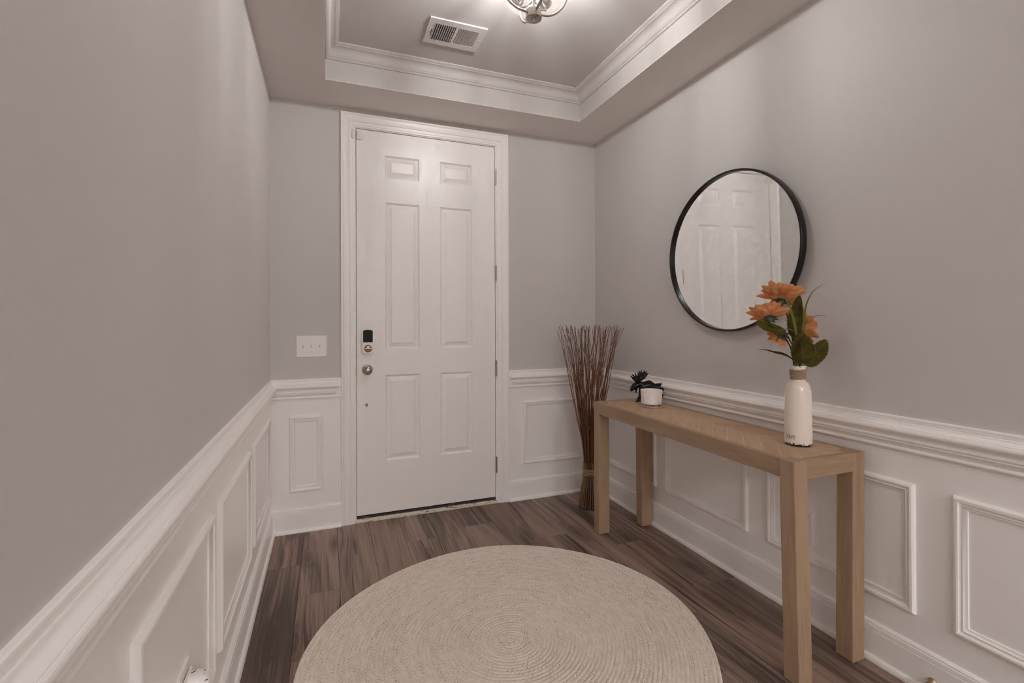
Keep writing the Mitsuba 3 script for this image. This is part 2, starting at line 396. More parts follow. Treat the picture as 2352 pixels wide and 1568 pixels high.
def run(key, what, path, prev=None, nxt=None, ret_start=False, ret_end=False, lab=''):
    """Chair rail along a wall: flat back board plus the projecting nose, which returns to the wall short of the casing."""
    put(f'{key}__back_board', sweep(rail_back, path, plan, prev=prev, nxt=nxt), 'white_paint', smooth=20)
    p = [np.array(q, float) for q in path]
    d = (p[-1] - p[0]) / np.linalg.norm(p[-1] - p[0])
    nrm = np.array([-d[1], d[0]])
    kw = {}
    if ret_end:
        e = p[-1] - d * 0.047
        pts, kw = [p[0], e, e - nrm * 0.03], dict(prev=prev)
    elif ret_start:
        s = p[0] + d * 0.047
        pts, kw = [s - nrm * 0.03, s, p[-1]], dict(nxt=nxt)
    else:
        pts, kw = p, dict(prev=prev, nxt=nxt)
    put(f'{key}__nose', sweep(rail_nose, pts, plan, **kw, cap=False), 'white_paint', smooth=20)
    tag(key, label=lab, kind='structure')
# walking direction keeps the room on the left: right wall towards door wall, along door wall to the left, left wall away
run('trim_2', 'rail', [(W, YB), (W, 0)], nxt=(W - 1, 0), lab='white chair rail along the right wall behind the console table')
run('trim_3', 'rail', [(W, 0), (CR, 0)], prev=(W, -1), ret_end=True, lab='short white chair rail between door casing and right corner')
run('trim_4', 'rail', [(CL, 0), (0, 0)], nxt=(0, -1), ret_start=True, lab='short white chair rail between left corner and door casing')
run('trim_5', 'rail', [(0, 0), (0, YB)], prev=(1, 0), lab='white chair rail along the left wall')
for key, path, pv, nx, lab in (('baseboard_right', [(W, YB), (W, 0)], None, (W - 1, 0), 'tall white baseboard along the right wall'),
                               ('baseboard_front', [(W, 0), (CR, 0)], (W, -1), None, 'tall white baseboard right of the door'),
                               ('baseboard_front_001', [(CL, 0), (0, 0)], None, (0, -1), 'tall white baseboard left of the door'),
                               ('baseboard_left', [(0, 0), (0, YB)], (1, 0), None, 'tall white baseboard along the left wall')):
    put(key, sweep(base_prof, path, plan, prev=pv, nxt=nx), 'white_paint', smooth=15, kind='structure', label=lab)
    put(key + '__shoe_moulding', sweep(shoe_prof, path, plan, prev=pv, nxt=nx), 'white_paint', smooth=40)

frame_prof = [(0.0, -0.001), (0.0, 0.005), (0.002, 0.010), (0.006, 0.0145), (0.011, 0.016), (0.0155, 0.0145), (0.0175, 0.011), (0.021, 0.0095),
              (0.024, 0.0105), (0.0265, 0.0105), (0.029, 0.0075), (0.033, 0.005), (0.0365, 0.0045), (0.038, 0.003), (0.038, -0.001)]
def panel_frame(key, u0, u1, z0, z1, fmap):
    m = sweep(frame_prof, [(u0, z0), (u1, z0), (u1, z1), (u0, z1)], fmap, closed=True)
    put(num(key), m, 'white_paint', smooth=30)
PZ0, PZ1 = 0.243, 0.694
fl = lambda p, b: (b, p[0], p[1])
fr = lambda p, b: (W - b, p[0], p[1])
ff = lambda p, b: (p[0], -b, p[1])
for u0, u1 in ((-0.742, -0.105), (-1.482, -0.848), (-2.186, -1.575), (-2.80, -2.285)):
    panel_frame('wall_left__panel_moulding', u0, u1, PZ0 + 0.004, PZ1 + 0.012, fl)
for u0, u1 in ((-0.724, -0.105), (-1.420, -0.814), (-2.131, -1.530), (-2.80, -2.241)):
    panel_frame('wall_right__panel_moulding', u0, u1, PZ0 - 0.002, PZ1 - 0.004, fr)
panel_frame('wall_front__panel_moulding', 0.102, 0.291, 0.238, 0.695, ff)
panel_frame('wall_front__panel_moulding', 1.612, 2.119, 0.247, 0.697, ff)

# ------------------------------------------------------------------ entry door, casing, sill
casing = [(0.0, 0.0), (0.0, 0.018), (0.002, 0.0205), (0.012, 0.0205), (0.0145, 0.0185), (0.018, 0.0165), (0.030, 0.0150), (0.044, 0.0148), (0.0525, 0.0158), (0.0545, 0.0140),
          (0.0555, 0.0125), (0.066, 0.0115), (0.072, 0.0118), (0.0735, 0.0100), (0.081, 0.0095), (0.0845, 0.0075), (0.0855, 0.0)]
CT = 2.5715
cpath = [(CR, 0.0), (CR, CT), (CL, CT), (CL, 0.0)]
put('trim_6__side_casing', sweep(casing, cpath[:2], ff, nxt=cpath[2]), 'white_paint', smooth=20)
put('trim_6__head_casing', sweep(casing, cpath[1:3], ff, prev=cpath[0], nxt=cpath[3]), 'white_paint', smooth=20)
put('trim_6__side_casing_001', sweep(casing, cpath[2:], ff, prev=cpath[1]), 'white_paint', smooth=20)
put('trim_6__jamb', cat(box(OL, DL - 0.0035, 0.0, 0.12, 0.0, OT), box(DR + 0.004, OR, 0.0, 0.12, 0.0, OT), box(OL, OR, 0.0, 0.12, DT + 0.004, OT)), 'white_paint')
put('trim_6__door_stop', cat(box(DL - 0.004, DL + 0.012, 0.052, 0.075, 0.02, DT), box(DR - 0.012, DR + 0.004, 0.052, 0.075, 0.02, DT), box(DL, DR, 0.052, 0.075, DT - 0.012, DT + 0.004)), 'white_paint')
put('trim_6__strike_plate', box(DL - 0.0075, DL - 0.0025, -0.0012, 0.03, 0.925, 0.985), 'nickel', label='metal latch strike plate')
tag('trim_6', label='wide white moulded casing around the entry door', kind='structure')

put('trim_7', box(CL + 0.086, CR - 0.086, -0.012, 0.05, 0.0, 0.021, 0.0015), 'sill_paint', kind='structure', label='chipped white door sill strip at the floor')
put('trim_7__threshold', box(DL, DR, 0.003, 0.11, 0.018, 0.036, 0.002), 'threshold', label='dark worn threshold under the door')

FY = 0.004                                  # door face
ROWS = [(2.187, 2.333), (1.086, 2.030), (0.370, 0.921)]
COLS = [(0.665, 0.886), (1.023, 1.245)]
face = sg.box(DL, 0.041, DR, DT)
for z0, z1 in ROWS:
    for x0, x1 in COLS:
        face = face.difference(sg.box(x0, z0, x1, z1))
m = trimesh.creation.extrude_polygon(face, 0.044)          # x, z in plane
m.apply_transform(np.array([[1, 0, 0, 0], [0, 0, 1, FY], [0, 1, 0, 0], [0, 0, 0, 1.0]]))
m.invert()
put('door_1__slab', m, 'door_paint')
groove = [(0.0, 0.0), (0.0012, -0.0004), (0.0105, -0.0100), (0.0120, -0.0106), (0.0140, -0.0106), (0.0150, -0.0100), (0.0385, -0.0030), (0.0400, -0.0012), (0.0415, -0.0008)]
for z0, z1 in ROWS:
    for x0, x1 in COLS:
        fm = lambda p, b: (p[0], FY - b, p[1])
        a = sweep(groove, [(x0, z0), (x1, z0), (x1, z1), (x0, z1)], fm, closed=True)
        i, y = 0.0415, FY + 0.0008
        f = trimesh.Trimesh([(x0 + i, y, z0 + i), (x1 - i, y, z0 + i), (x1 - i, y, z1 - i), (x0 + i, y, z1 - i)], [[0, 1, 2], [0, 2, 3]], process=False)
        put(num('door_1__panel'), cat(a, f), 'door_paint', smooth=12)
for i, z in enumerate((2.270, 1.600, 0.936, 0.266)):
    kn = cat(*[trimesh.creation.cylinder(radius=0.0062, height=0.019, sections=16, transform=trimesh.transformations.translation_matrix([1.4145, -0.004, z - 0.0405 + 0.0203 * j])) for j in range(5)],
             trimesh.creation.cylinder(radius=0.0045, height=0.112, sections=12, transform=trimesh.transformations.translation_matrix([1.4145, -0.004, z])))
    put(num('door_1__hinge'), kn, 'nickel', smooth=30)
# knob
KX, KZ = 0.553, 0.959
ros = [(0.0, 0.0), (0.0335, 0.0), (0.0335, 0.004), (0.030, 0.009), (0.020, 0.012), (0.012, 0.014), (0.0115, 0.030), (0.016, 0.034), (0.0225, 0.039), (0.0265, 0.046), (0.0268, 0.052),
       (0.024, 0.058), (0.017, 0.0625), (0.008, 0.0645), (0.0, 0.065)]
put('door_1__knob', lathe(ros, (KX, FY, KZ), 48, (0, -1, 0)), 'nickel', smooth=35, label='round satin nickel door knob')
put('door_1__stud', lathe([(0, 0), (0.0095, 0), (0.0095, 0.002), (0.006, 0.0045), (0.0045, 0.0085), (0.002, 0.0100), (0, 0.0102)], (0.548, FY, 0.737), 24, (0, -1, 0)), 'nickel', smooth=35, label='small round metal stud')
# deadbolt
LX0, LX1, LZ0, LZ1, LZM = 0.521, 0.588, 1.061, 1.212, 1.134
def arch(x0, x1, z0, z1, bulge_top, bulge_bot, y0, y1, bev):
    xs_ = np.linspace(x0, x1, 13)
    t = 1 - ((xs_ - (x0 + x1) / 2) / ((x1 - x0) / 2)) ** 2
    poly = sg.Polygon(list(zip(xs_, z0 - bulge_bot * t)) + list(zip(xs_[::-1], z1 + bulge_top * t)))
    parts = []
    pts = []
    for inset, y in ((0, y0), (0, y1 - bev if y1 > y0 else y1 + bev), (abs(bev), y1)):
        q = poly.buffer(-inset) if inset else poly
        pts += [(a, y, b) for a, b in q.exterior.coords]
    return trimesh.PointCloud(pts).convex_hull
put('door_1__deadbolt', arch(LX0, LX1, LZ0 + 0.004, LZ1 - 0.006, 0.003, 0.004, FY, FY - 0.020, -0.003), 'nickel', label='satin nickel deadbolt housing')
put('door_1__deadbolt__cover', arch(LX0 + 0.0055, LX1 - 0.0045, LZM, LZ1 - 0.005, 0.005, -0.001, FY - 0.018, FY - 0.031, -0.003), 'black_gloss', label='black battery cover')
put('door_1__deadbolt__rosette', lathe([(0, 0), (0.0235, 0), (0.0235, 0.004), (0.020, 0.008), (0.014, 0.011), (0, 0.012)], (0.5560, FY - 0.019, 1.093), 40, (0, -1, 0)), 'nickel', smooth=35)
tp_ = hull_of_spheres([((0.536, FY - 0.040, 1.095), 0.0062), ((0.576, FY - 0.040, 1.091), 0.0062), ((0.556, FY - 0.036, 1.093), 0.0085)])
put('door_1__deadbolt__thumb_turn', cat(tp_, trimesh.creation.cylinder(radius=0.008, height=0.014, sections=20, transform=trimesh.transformations.translation_matrix([0.556, FY - 0.033, 1.093]) @ trimesh.transformations.rotation_matrix(math.pi / 2, [1, 0, 0]))), 'nickel', smooth=40)
tag('door_1', label='tall white six-panel entry door', kind='structure')

# ------------------------------------------------------------------ small fittings
put('door_sensor', box(0.4925, 0.5225, FY - 0.013, FY, 2.412, 2.468, 0.003), 'plastic_white', label='white alarm sensor box on the upper latch corner of the door', category='sensor')
put('door_sensor_001', box(0.4615, 0.4765, -0.022, -0.0085, 2.412, 2.468, 0.003), 'plastic_white', label='slim white sensor magnet on the casing beside the door corner', category='sensor')

SX, SZ = 0.227, 1.1135
def plate(x0, x1, z0, z1, d=0.006, b=0.0035):
    pts = [(x, 0.0, z) for x in (x0, x1) for z in (z0, z1)] + [(x, -d * 0.35, z) for x in (x0, x1) for z in (z0, z1)]
    pts += [(x, -d, z) for x in (x0 + b, x1 - b) for z in (z0 + b, z1 - b)]
    return trimesh.PointCloud(pts).convex_hull
put('light_switch__plate', plate(SX - 0.087, SX + 0.087, SZ - 0.0655, SZ + 0.0655), 'plastic_white')
for k in (-1, 0, 1):
    x = SX + k * 0.0465
    put(num('light_switch__toggle_surround'), box(x - 0.0055, x + 0.0055, -0.0068, -0.004, SZ - 0.0125, SZ + 0.0125, 0.0008), 'plastic_white')
    tg = trimesh.PointCloud([(x + a * 0.0042, -0.006, SZ + c) for a in (-1, 1) for c in (-0.004, 0.009)] + [(x + a * 0.0032, -0.019, SZ + c) for a in (-1, 1) for c in (0.0045, 0.0115)]).convex_hull
    put(num('light_switch__toggle'), tg, 'plastic_white')
    for s in (-1, 1):
        put(num('light_switch__screw'), lathe([(0, 0.0055), (0.0032, 0.0055), (0.0032, 0.0065), (0.002, 0.0073), (0, 0.0075)], (x, 0, SZ + s * 0.0302), 14, (0, -1, 0)), 'candle_sleeve', smooth=30)
tag('light_switch', label='white three-toggle switch plate left of the door', category='light switch')

# outlet on the left wall with a plug-in device
def yzplate(xw, sgn, y0, y1, z0, z1, d=0.006, b=0.003):
    pts = [(xw, y, z) for y in (y0, y1) for z in (z0, z1)] + [(xw + sgn * d * 0.35, y, z) for y in (y0, y1) for z in (z0, z1)]
    pts += [(xw + sgn * d, y, z) for y in (y0 + b, y1 - b) for z in (z0 + b, z1 - b)]
    return trimesh.PointCloud(pts).convex_hull
put('wall_outlet__plate', yzplate(0, 1, -1.912, -1.826, 0.338, 0.461), 'plastic_white')
put('wall_outlet__socket', box(0.005, 0.0075, -1.886, -1.852, 0.402, 0.430, 0.001), 'plastic_white')
put('wall_outlet__socket_001', box(0.005, 0.0075, -1.886, -1.852, 0.366, 0.394, 0.001), 'plastic_white')
tag('wall_outlet', label='white outlet plate in the left wall panel behind a plug-in device', category='outlet')
def yz_ring(h, ry, rz, cz, n=28):
    a = np.linspace(0, 2 * np.pi, n, endpoint=False)
    c, q = np.cos(a), np.sin(a)
    return np.stack([np.full(n, h), -1.869 + ry * np.sign(c) * np.abs(c) ** 0.75, cz + rz * np.sign(q) * np.abs(q) ** 0.75], 1)
dev = trimesh.PointCloud(np.vstack([yz_ring(0.014, 0.029, 0.046, 0.396), yz_ring(0.030, 0.0285, 0.045, 0.397), yz_ring(0.040, 0.0265, 0.041, 0.399), yz_ring(0.050, 0.0225, 0.034, 0.402), yz_ring(0.056, 0.016, 0.025, 0.404), yz_ring(0.059, 0.007, 0.012, 0.405)])).convex_hull
put('plug_in_device__body', dev, 'plastic_white', smooth=40)
put('plug_in_device__band', trimesh.PointCloud(np.vstack([yz_ring(0.0285, 0.0295, 0.0458, 0.397), yz_ring(0.0315, 0.0295, 0.0458, 0.397)])).convex_hull, 'plastic_white', smooth=40)
put('plug_in_device__flange', hull_of_spheres([((0.0115, -1.869 + s * 0.026, 0.396 + t * 0.038), (0.0035, 0.010, 0.010)) for s in (-1, 1) for t in (-1, 1)]), 'plastic_white', smooth=40)
for k, (x, y, z, l) in enumerate([(0.0225, -1.866, 0.4422, 0.005), (0.044, -1.862, 0.4380, 0.0012), (0.045, -1.874, 0.4370, 0.0016), (0.051, -1.884, 0.4286, 0.0024)]):
    put(num('plug_in_device__slot'), hull_of_spheres([((x - l * 0.7, y - l * 0.5, z), (0.0014, 0.0017, 0.0010)), ((x + l * 0.7, y + l * 0.5, z - 0.001), (0.0014, 0.0017, 0.0010))], 1), 'rubber', label='dark vent slot')
tag('plug_in_device', label='white rounded plug-in device with dark slots in the left wall outlet', category='plug-in')

# outlet behind the table on the right wall
put('wall_outlet_001__plate', yzplate(W, -1, -1.752, -1.676, 0.318, 0.450), 'plastic_white')
put('wall_outlet_001__socket', box(W - 0.0075, W - 0.005, -1.731, -1.697, 0.390, 0.418, 0.001), 'plastic_white')
put('wall_outlet_001__socket_001', box(W - 0.0075, W - 0.005, -1.731, -1.697, 0.352, 0.380, 0.001), 'plastic_white')
tag('wall_outlet_001', label='white outlet plate under the console table, right wall', category='outlet')

# door stop on the right baseboard
BX = W - 0.0145
put('door_stop__base', lathe([(0, 0), (0.0125, 0), (0.0125, 0.003), (0.009, 0.007), (0.0055, 0.010), (0, 0.010)], (BX, -2.186, 0.051), 24, (-1, 0, 0)), 'brass', smooth=35)
sp = np.array([(BX - 0.008 - 0.058 * t, -2.186 + 0.0048 * math.cos(t * 2 * math.pi * 14), 0.051 + 0.0048 * math.sin(t * 2 * math.pi * 14)) for t in np.linspace(0, 1, 14 * 12)])
put('door_stop__spring', tube(sp, 0.0014, 5), 'brass', smooth=40)
put('door_stop__tip', lathe([(0, 0), (0.0065, 0), (0.0085, 0.004), (0.0085, 0.012), (0.006, 0.015), (0, 0.016)], (BX - 0.064, -2.186, 0.051), 20, (-1, 0, 0)), 'rubber', smooth=35)
tag('door_stop', label='small spring door stop on the right baseboard', category='door stop')

# ceiling air register
PX0, PX1, PY0, PY1 = 0.802, 1.101, -0.798, -0.574
reg = sg.box(PX0, PY0, PX1, PY1)
hole = [(PX0 + 0.031, PX0 + 0.142), (PX0 + 0.155, PX0 + 0.266)]
HY0, HY1 = PY0 + 0.040, PY1 - 0.040
for a, b in hole:
    reg = reg.difference(sg.box(a, HY0, b, HY1))
m = trimesh.creation.extrude_polygon(reg, 0.002); m.apply_translation([0, 0, TZ - 0.0076])
lip = sweep([(0.0, 0.0), (0.0, -0.0025), (0.0035, -0.0072), (0.010, -0.0076), (0.010, -0.006)], [(PX0, PY0), (PX1, PY0), (PX1, PY1), (PX0, PY1)], lambda p, z: (p[0], p[1], TZ + z), closed=True)
put('air_vent__frame', cat(m, lip), 'vent_enamel')
for bank, (a, b) in enumerate(hole):
    n = 10
    for k in range(n):
        x = a + (k + 0.5) * (b - a) / n
        s = box(-0.0007, 0.0007, HY0, HY1, -0.0068, 0.0068)
        s.apply_transform(trimesh.transformations.rotation_matrix(math.radians(38 if bank == 0 else -38), [0, 1, 0]))
        s.apply_translation([x, 0, TZ - 0.004])
        put(num('air_vent__slat'), s, 'vent_enamel')
for k in range(6):
    y = HY0 + (k + 0.5) * (HY1 - HY0) / 6
    put(num('air_vent__cross_bar'), box(hole[0][0], hole[1][1], y - 0.0025, y + 0.0025, TZ + 0.006, TZ + 0.008), 'vent_enamel')
put('air_vent__duct', cat(box(DUCT[0] - 0.004, DUCT[1] + 0.004, DUCT[2] - 0.004, DUCT[3] + 0.004, TZ + 0.085, TZ + 0.09),
                          box(DUCT[0] - 0.004, DUCT[0], DUCT[2], DUCT[3], TZ + 0.0, TZ + 0.09), box(DUCT[1], DUCT[1] + 0.004, DUCT[2], DUCT[3], TZ + 0.0, TZ + 0.09),
                          box(DUCT[0], DUCT[1], DUCT[2] - 0.004, DUCT[2], TZ + 0.0, TZ + 0.09), box(DUCT[0], DUCT[1], DUCT[3], DUCT[3] + 0.004, TZ + 0.0, TZ + 0.09)), 'galvanised', label='galvanised duct behind the louvres')
for x in (PX0 + 0.018, PX1 - 0.018):
    put(num('air_vent__screw'), lathe([(0, 0.0), (0.0035, 0.0), (0.003, 0.0016), (0, 0.0024)], (x, VY, TZ - 0.0076), 12, (0, 0, -1)), 'vent_enamel', smooth=30)
put('air_vent__lever', box(PX0 + 0.022, PX0 + 0.0255, VY - 0.020, VY + 0.036, TZ - 0.0085, TZ - 0.007), 'dark_void', label='dark damper lever slot')
tag('air_vent', label='white two-way air vent in the raised ceiling', category='vent')

# ------------------------------------------------------------------ foyer light
LC = np.array([1.105, -1.382])
def lp(az, r, z):
    a = math.radians(az)
    v = r * (math.cos(a) * rgt[:2] + math.sin(a) * np.array([math.sin(YAW), math.cos(YAW)]))
    return np.array([LC[0] + v[0], LC[1] + v[1], z])
def lz(prof, sec=48):
    return lathe(prof, (LC[0], LC[1], 0), sec)
put('ceiling_light__hub', lz([(0, 2.4905), (0.026, 2.4905), (0.030, 2.4925), (0.0335, 2.4945), (0.0335, 2.497), (0.0318, 2.498), (0.0318, 2.526), (0.028, 2.5285), (0.012, 2.531), (0, 2.531)]), 'lamp_nickel', smooth=30)
put('ceiling_light__finial', lz([(0, 2.4755), (0.004, 2.4765), (0.0075, 2.480), (0.0085, 2.484), (0.0065, 2.4875), (0.009, 2.489), (0.0095, 2.491), (0, 2.4915)], 24), 'lamp_nickel', smooth=35)
put('ceiling_light__rod', lz([(0, 2.53), (0.0055, 2.53), (0.0055, TZ - 0.02), (0, TZ - 0.02)], 16), 'lamp_nickel', smooth=30)
put('ceiling_light__canopy', lz([(0, TZ - 0.028), (0.02, TZ - 0.028), (0.055, TZ - 0.020), (0.064, TZ - 0.006), (0.065, TZ), (0, TZ)]), 'lamp_nickel', smooth=30)
arm_rz = [(0.030, 2.519), (0.048, 2.520), (0.068, 2.523), (0.090, 2.533), (0.110, 2.548), (0.130, 2.570), (0.146, 2.600), (0.156, 2.640), (0.156, 2.690), (0.142, 2.730), (0.110, 2.760), (0.060, TZ - 0.022), (0.03, TZ - 0.02)]
for k in range(4):
    pts = curve([lp(21 + 90 * k, r, z) for r, z in arm_rz], 48)
    put(num('ceiling_light__arm'), tube(pts, 0.0052, 12), 'lamp_nickel', smooth=50)
bowl = curve([(0.020, 2.531, 0), (0.060, 2.536, 0), (0.100, 2.556, 0), (0.128, 2.588, 0), (0.141, 2.630, 0), (0.144, 2.675, 0)], 30)[:, :2]
put('ceiling_light__glass_bowl', lz(bowl, 64), 'bowl_glass', smooth=60, label='clear glass bowl')
for k, az in enumerate((40, 160, 280)):
    c = lp(az, 0.066, 0)
    put(num('ceiling_light__candle_cup'), lathe([(0, 2.5555), (0.005, 2.556), (0.0055, 2.562), (0.009, 2.565), (0.018, 2.571), (0.026, 2.582), (0.0275, 2.590), (0.0255, 2.590), (0.012, 2.578), (0, 2.578)], c, 32), 'lamp_nickel', smooth=35)
    put(num('ceiling_light__cup_arm'), tube(curve([lp(az, 0.004, 2.570), lp(az, 0.025, 2.556), lp(az, 0.048, 2.552), lp(az, 0.066, 2.558)], 18), 0.0035, 8), 'lamp_nickel', smooth=50)
    put(num('ceiling_light__candle_sleeve'), lathe([(0, 2.578), (0.0115, 2.578), (0.0115, 2.650), (0, 2.650)], c, 24), 'candle_sleeve', smooth=30)
    bulb = lathe([(0, 2.648), (0.010, 2.650), (0.015, 2.662), (0.0165, 2.674), (0.014, 2.690), (0.008, 2.706), (0.003, 2.716), (0, 2.719)], c, 20)
    scene[num('ceiling_light__bulb')] = mikit.ply(bulb, 'plastic_white', smooth=40, emitter={'type': 'area', 'radiance': {'type': 'rgb', 'value': list(BULB)}})
tag('ceiling_light', label='brushed nickel ceiling light with glass bowl and candle bulbs', category='ceiling light')

# unseen hall ceiling lights behind the camera, placed to brighten the foyer
for i, (x, y, r) in enumerate(((0.50, -4.45, 0.12), (1.45, -6.3, 0.28), (0.20, -7.0, 0.30))):
    key = num('unseen_hall_light')
    put(key + '__ring', lathe([(r, H), (r + 0.02, H), (r + 0.02, H - 0.03), (r, H - 0.035)], (x, y, 0), 40), 'lamp_nickel', smooth=30)
    dif = lathe([(0, H - 0.075), (r * 0.5, H - 0.068), (r * 0.85, H - 0.050), (r, H - 0.03)], (x, y, 0), 40)
    nz = dif.face_normals[:, 2].mean()
    if nz > 0: dif.invert()
    scene[key + '__diffuser'] = mikit.ply(dif, 'plastic_white', smooth=40, emitter={'type': 'area', 'radiance': {'type': 'rgb', 'value': list(HALL)}})
    tag(key, label=('small unseen hall ceiling light nearest the foyer, lighting it from behind', 'large unseen ceiling light in the middle of the hall, placed to brighten the foyer', 'large unseen ceiling light at the back of the hall, placed to brighten the foyer')[i], category='ceiling light')

# ------------------------------------------------------------------ rug
def make_rug():
    cx, cy, R0 = 0.985, -1.412, 0.787
    rows, per, nt = 50, 6, 1400
    irr = lambda th: 1 + 0.018 * np.cos(th - 1.15) - 0.022 * np.cos(2 * (th - 2.1)) + 0.006 * np.sin(5 * th + 1)
    th = np.linspace(0, 2 * np.pi, nt, endpoint=False)
    f = np.linspace(0, rows, rows * per + 1)[1:]
    F_, TH = np.meshgrid(f, th, indexing='ij')
    Rr = F_ / rows * R0 * irr(TH) 
    Fs = F_ + 0.12 * (meshkit.noise(np.stack([np.cos(TH) * 3 + 9, np.sin(TH) * 3, F_ * 0.15], -1), 3) - 0.5)
    row = np.floor(np.minimum(Fs, rows - 1e-6)); fr_ = Fs - row
    arc = TH * (row + 0.5) / rows * R0
    s = np.abs(2 * fr_ - 1)
    hsh = np.modf(np.sin(row * 12.9898) * 43758.5453)[0] % 1
    ph = arc / 0.0185 + 0.55 * s + hsh * 5 + np.where(fr_ > 0.5, 0.5, 0)
    lobe = np.abs(np.cos(np.pi * (ph - 0.5)))
    h = 0.0070 + 0.0040 * np.sqrt(np.clip(1 - s ** 3, 0, 1)) * (0.68 + 0.32 * np.sqrt(lobe)) + 0.0006 * meshkit.noise(np.stack([Rr * np.cos(TH) * 5, Rr * np.sin(TH) * 5, 0 * Rr], -1), 8)
    X, Y = cx + Rr * np.cos(TH), cy + Rr * np.sin(TH)
    V = np.stack([X, Y, h], -1).reshape(-1, 3)
    UV = np.stack([TH * (row + 0.5) / rows * R0, Fs], -1).reshape(-1, 2)
    n_r = len(f)
    i, j = np.meshgrid(np.arange(n_r - 1), np.arange(nt), indexing='ij')
    a, b = i * nt + j, i * nt + (j + 1) % nt
    Fc = np.vstack([np.stack([a, a + nt, b + nt], -1).reshape(-1, 3), np.stack([a, b + nt, b], -1).reshape(-1, 3)])
    # centre fan and rim skirt
    c0 = len(V); V = np.vstack([V, [[cx, cy, 0.009]]]); UV = np.vstack([UV, [[0, 0.1]]])
    jj = np.arange(nt)
    Fc = np.vstack([Fc, np.stack([np.full(nt, c0), jj, (jj + 1) % nt], -1)])
    rim = V[(n_r - 1) * nt:n_r * nt].copy(); rim[:, 2] = 0.0005; rim[:, :2] += (rim[:, :2] - [cx, cy]) * 0.002
    r0 = len(V); V = np.vstack([V, rim]); UV = np.vstack([UV, UV[(n_r - 1) * nt:n_r * nt]])
    k0 = (n_r - 1) * nt
    Fc = np.vstack([Fc, np.stack([k0 + jj, r0 + jj, r0 + (jj + 1) % nt], -1), np.stack([k0 + jj, r0 + (jj + 1) % nt, k0 + (jj + 1) % nt], -1)])
    return trimesh.Trimesh(V, Fc, process=False), UV
rm, ruv = make_rug()
put('braided_rug', rm, 'rug_wool', smooth=True, uv=ruv, label='round oatmeal braided rug with dark flecks on the wood floor', category='rug')

# ------------------------------------------------------------------ console table
def ztop(y):
    return 0.777 + (y + 0.645) / (-1.343) * (-0.007)
LEGS = [((1.810, 1.882, -0.711, -0.652), (1.816, 1.885, -0.700, -0.641)),
        ((2.112, 2.186, -0.711, -0.652), (2.114, 2.185, -0.700, -0.641)),
        ((1.813, 1.878, -2.001, -1.940), (1.804, 1.868, -1.992, -1.932)),
        ((2.107, 2.170, -1.984, -1.918), (2.113, 2.177, -1.984, -1.924))]
for bq, tq in LEGS:
    put(num('console_table__leg'), hexa(bq, tq, 0.004, ztop((tq[2] + tq[3]) / 2), 0.0022), 'table_wood_z')
def shear(m):
    m.vertices[:, 2] += np.array([ztop(y) for y in m.vertices[:, 1]])
    return m
RD = 0.066
put('console_table__front_rail', shear(box(1.8125, 1.838, -1.932, -0.7005, -RD, 0.0005, 0.0015)), 'table_wood_y')
put('console_table__back_rail', shear(box(2.146, 2.174, -1.924, -0.7005, -RD, 0.0005, 0.0015)), 'table_wood_y')
put('console_table__end_rail', shear(box(1.8686, 2.1122, -1.986, -1.960, -RD, 0.0003, 0.0015)), 'table_wood_x')
put('console_table__end_rail_001', shear(box(1.8855, 2.1135, -0.672, -0.646, -RD, 0.0003, 0.0015)), 'table_wood_x')
put('console_table__core', shear(box(1.838, 2.146, -1.959, -0.673, -0.030, -0.0042)), 'table_wood_y')
# chevron top: strips at 45 degrees meeting on the centre line, thin pale lines between the front ones
MIDX, FX, BXX = 1.992, 1.8388, 2.1452
area = sg.box(FX, -1.9592, BXX, -0.6732)
for lx0, lx1, ly0, ly1 in [t for _, t in LEGS]:
    area = area.difference(sg.box(lx0 - 0.0012, ly0 - 0.0012, lx1 + 0.0012, ly1 + 0.0012))
front, back = area.intersection(sg.box(FX, -3, MIDX + 0.03 - 0.0002, 0)), area.intersection(sg.box(MIDX + 0.03 + 0.0002, -3, BXX, 0))
PITCH_Y = 0.0845
y = -0.55
k = 0
while y > -2.4:
    for half, sgn, bs in ((front, 1, 'table_wood_d1'), (back, -1, 'table_wood_d2')):
        # centre line at x = CX; strip edges run from (CX, y) towards the edges, down in y by the same amount
        CX = MIDX + 0.03
        g = 0.0011 if sgn == 1 else 0.0002
        far = 0.3
        a, b = y - g, y - PITCH_Y + g
        q = sg.Polygon([(CX, a), (CX - sgn * far, a - far), (CX - sgn * far, b - far), (CX, b)])
        s = q.intersection(half)
        for s in getattr(s, 'geoms', [s]):
            if s.geom_type == 'Polygon' and s.area > 1e-4:
                m = trimesh.creation.extrude_polygon(s, 0.0035)
                m.apply_translation([0, 0, -0.0037 + 0.00015 * ((k * 7) % 5) / 5])
                put(num('console_table__top_strip'), shear(m), bs)
    CX = MIDX + 0.03
    s = sg.Polygon([(CX, y - 0.0010), (CX - 0.3, y - 0.301), (CX - 0.3, y - 0.299), (CX, y + 0.0010)]).intersection(front)
    if not s.is_empty and s.area > 1e-5 and s.geom_type == 'Polygon':
        m = trimesh.creation.extrude_polygon(s, 0.0026); m.apply_translation([0, 0, -0.0034])
        put(num('console_table__pale_line'), shear(m), 'pale_line', label='thin pale line between the front top strips')
    y -= PITCH_Y; k += 1
tag('console_table', label='long light brown wooden console table with chevron top against the right wall', category='table')

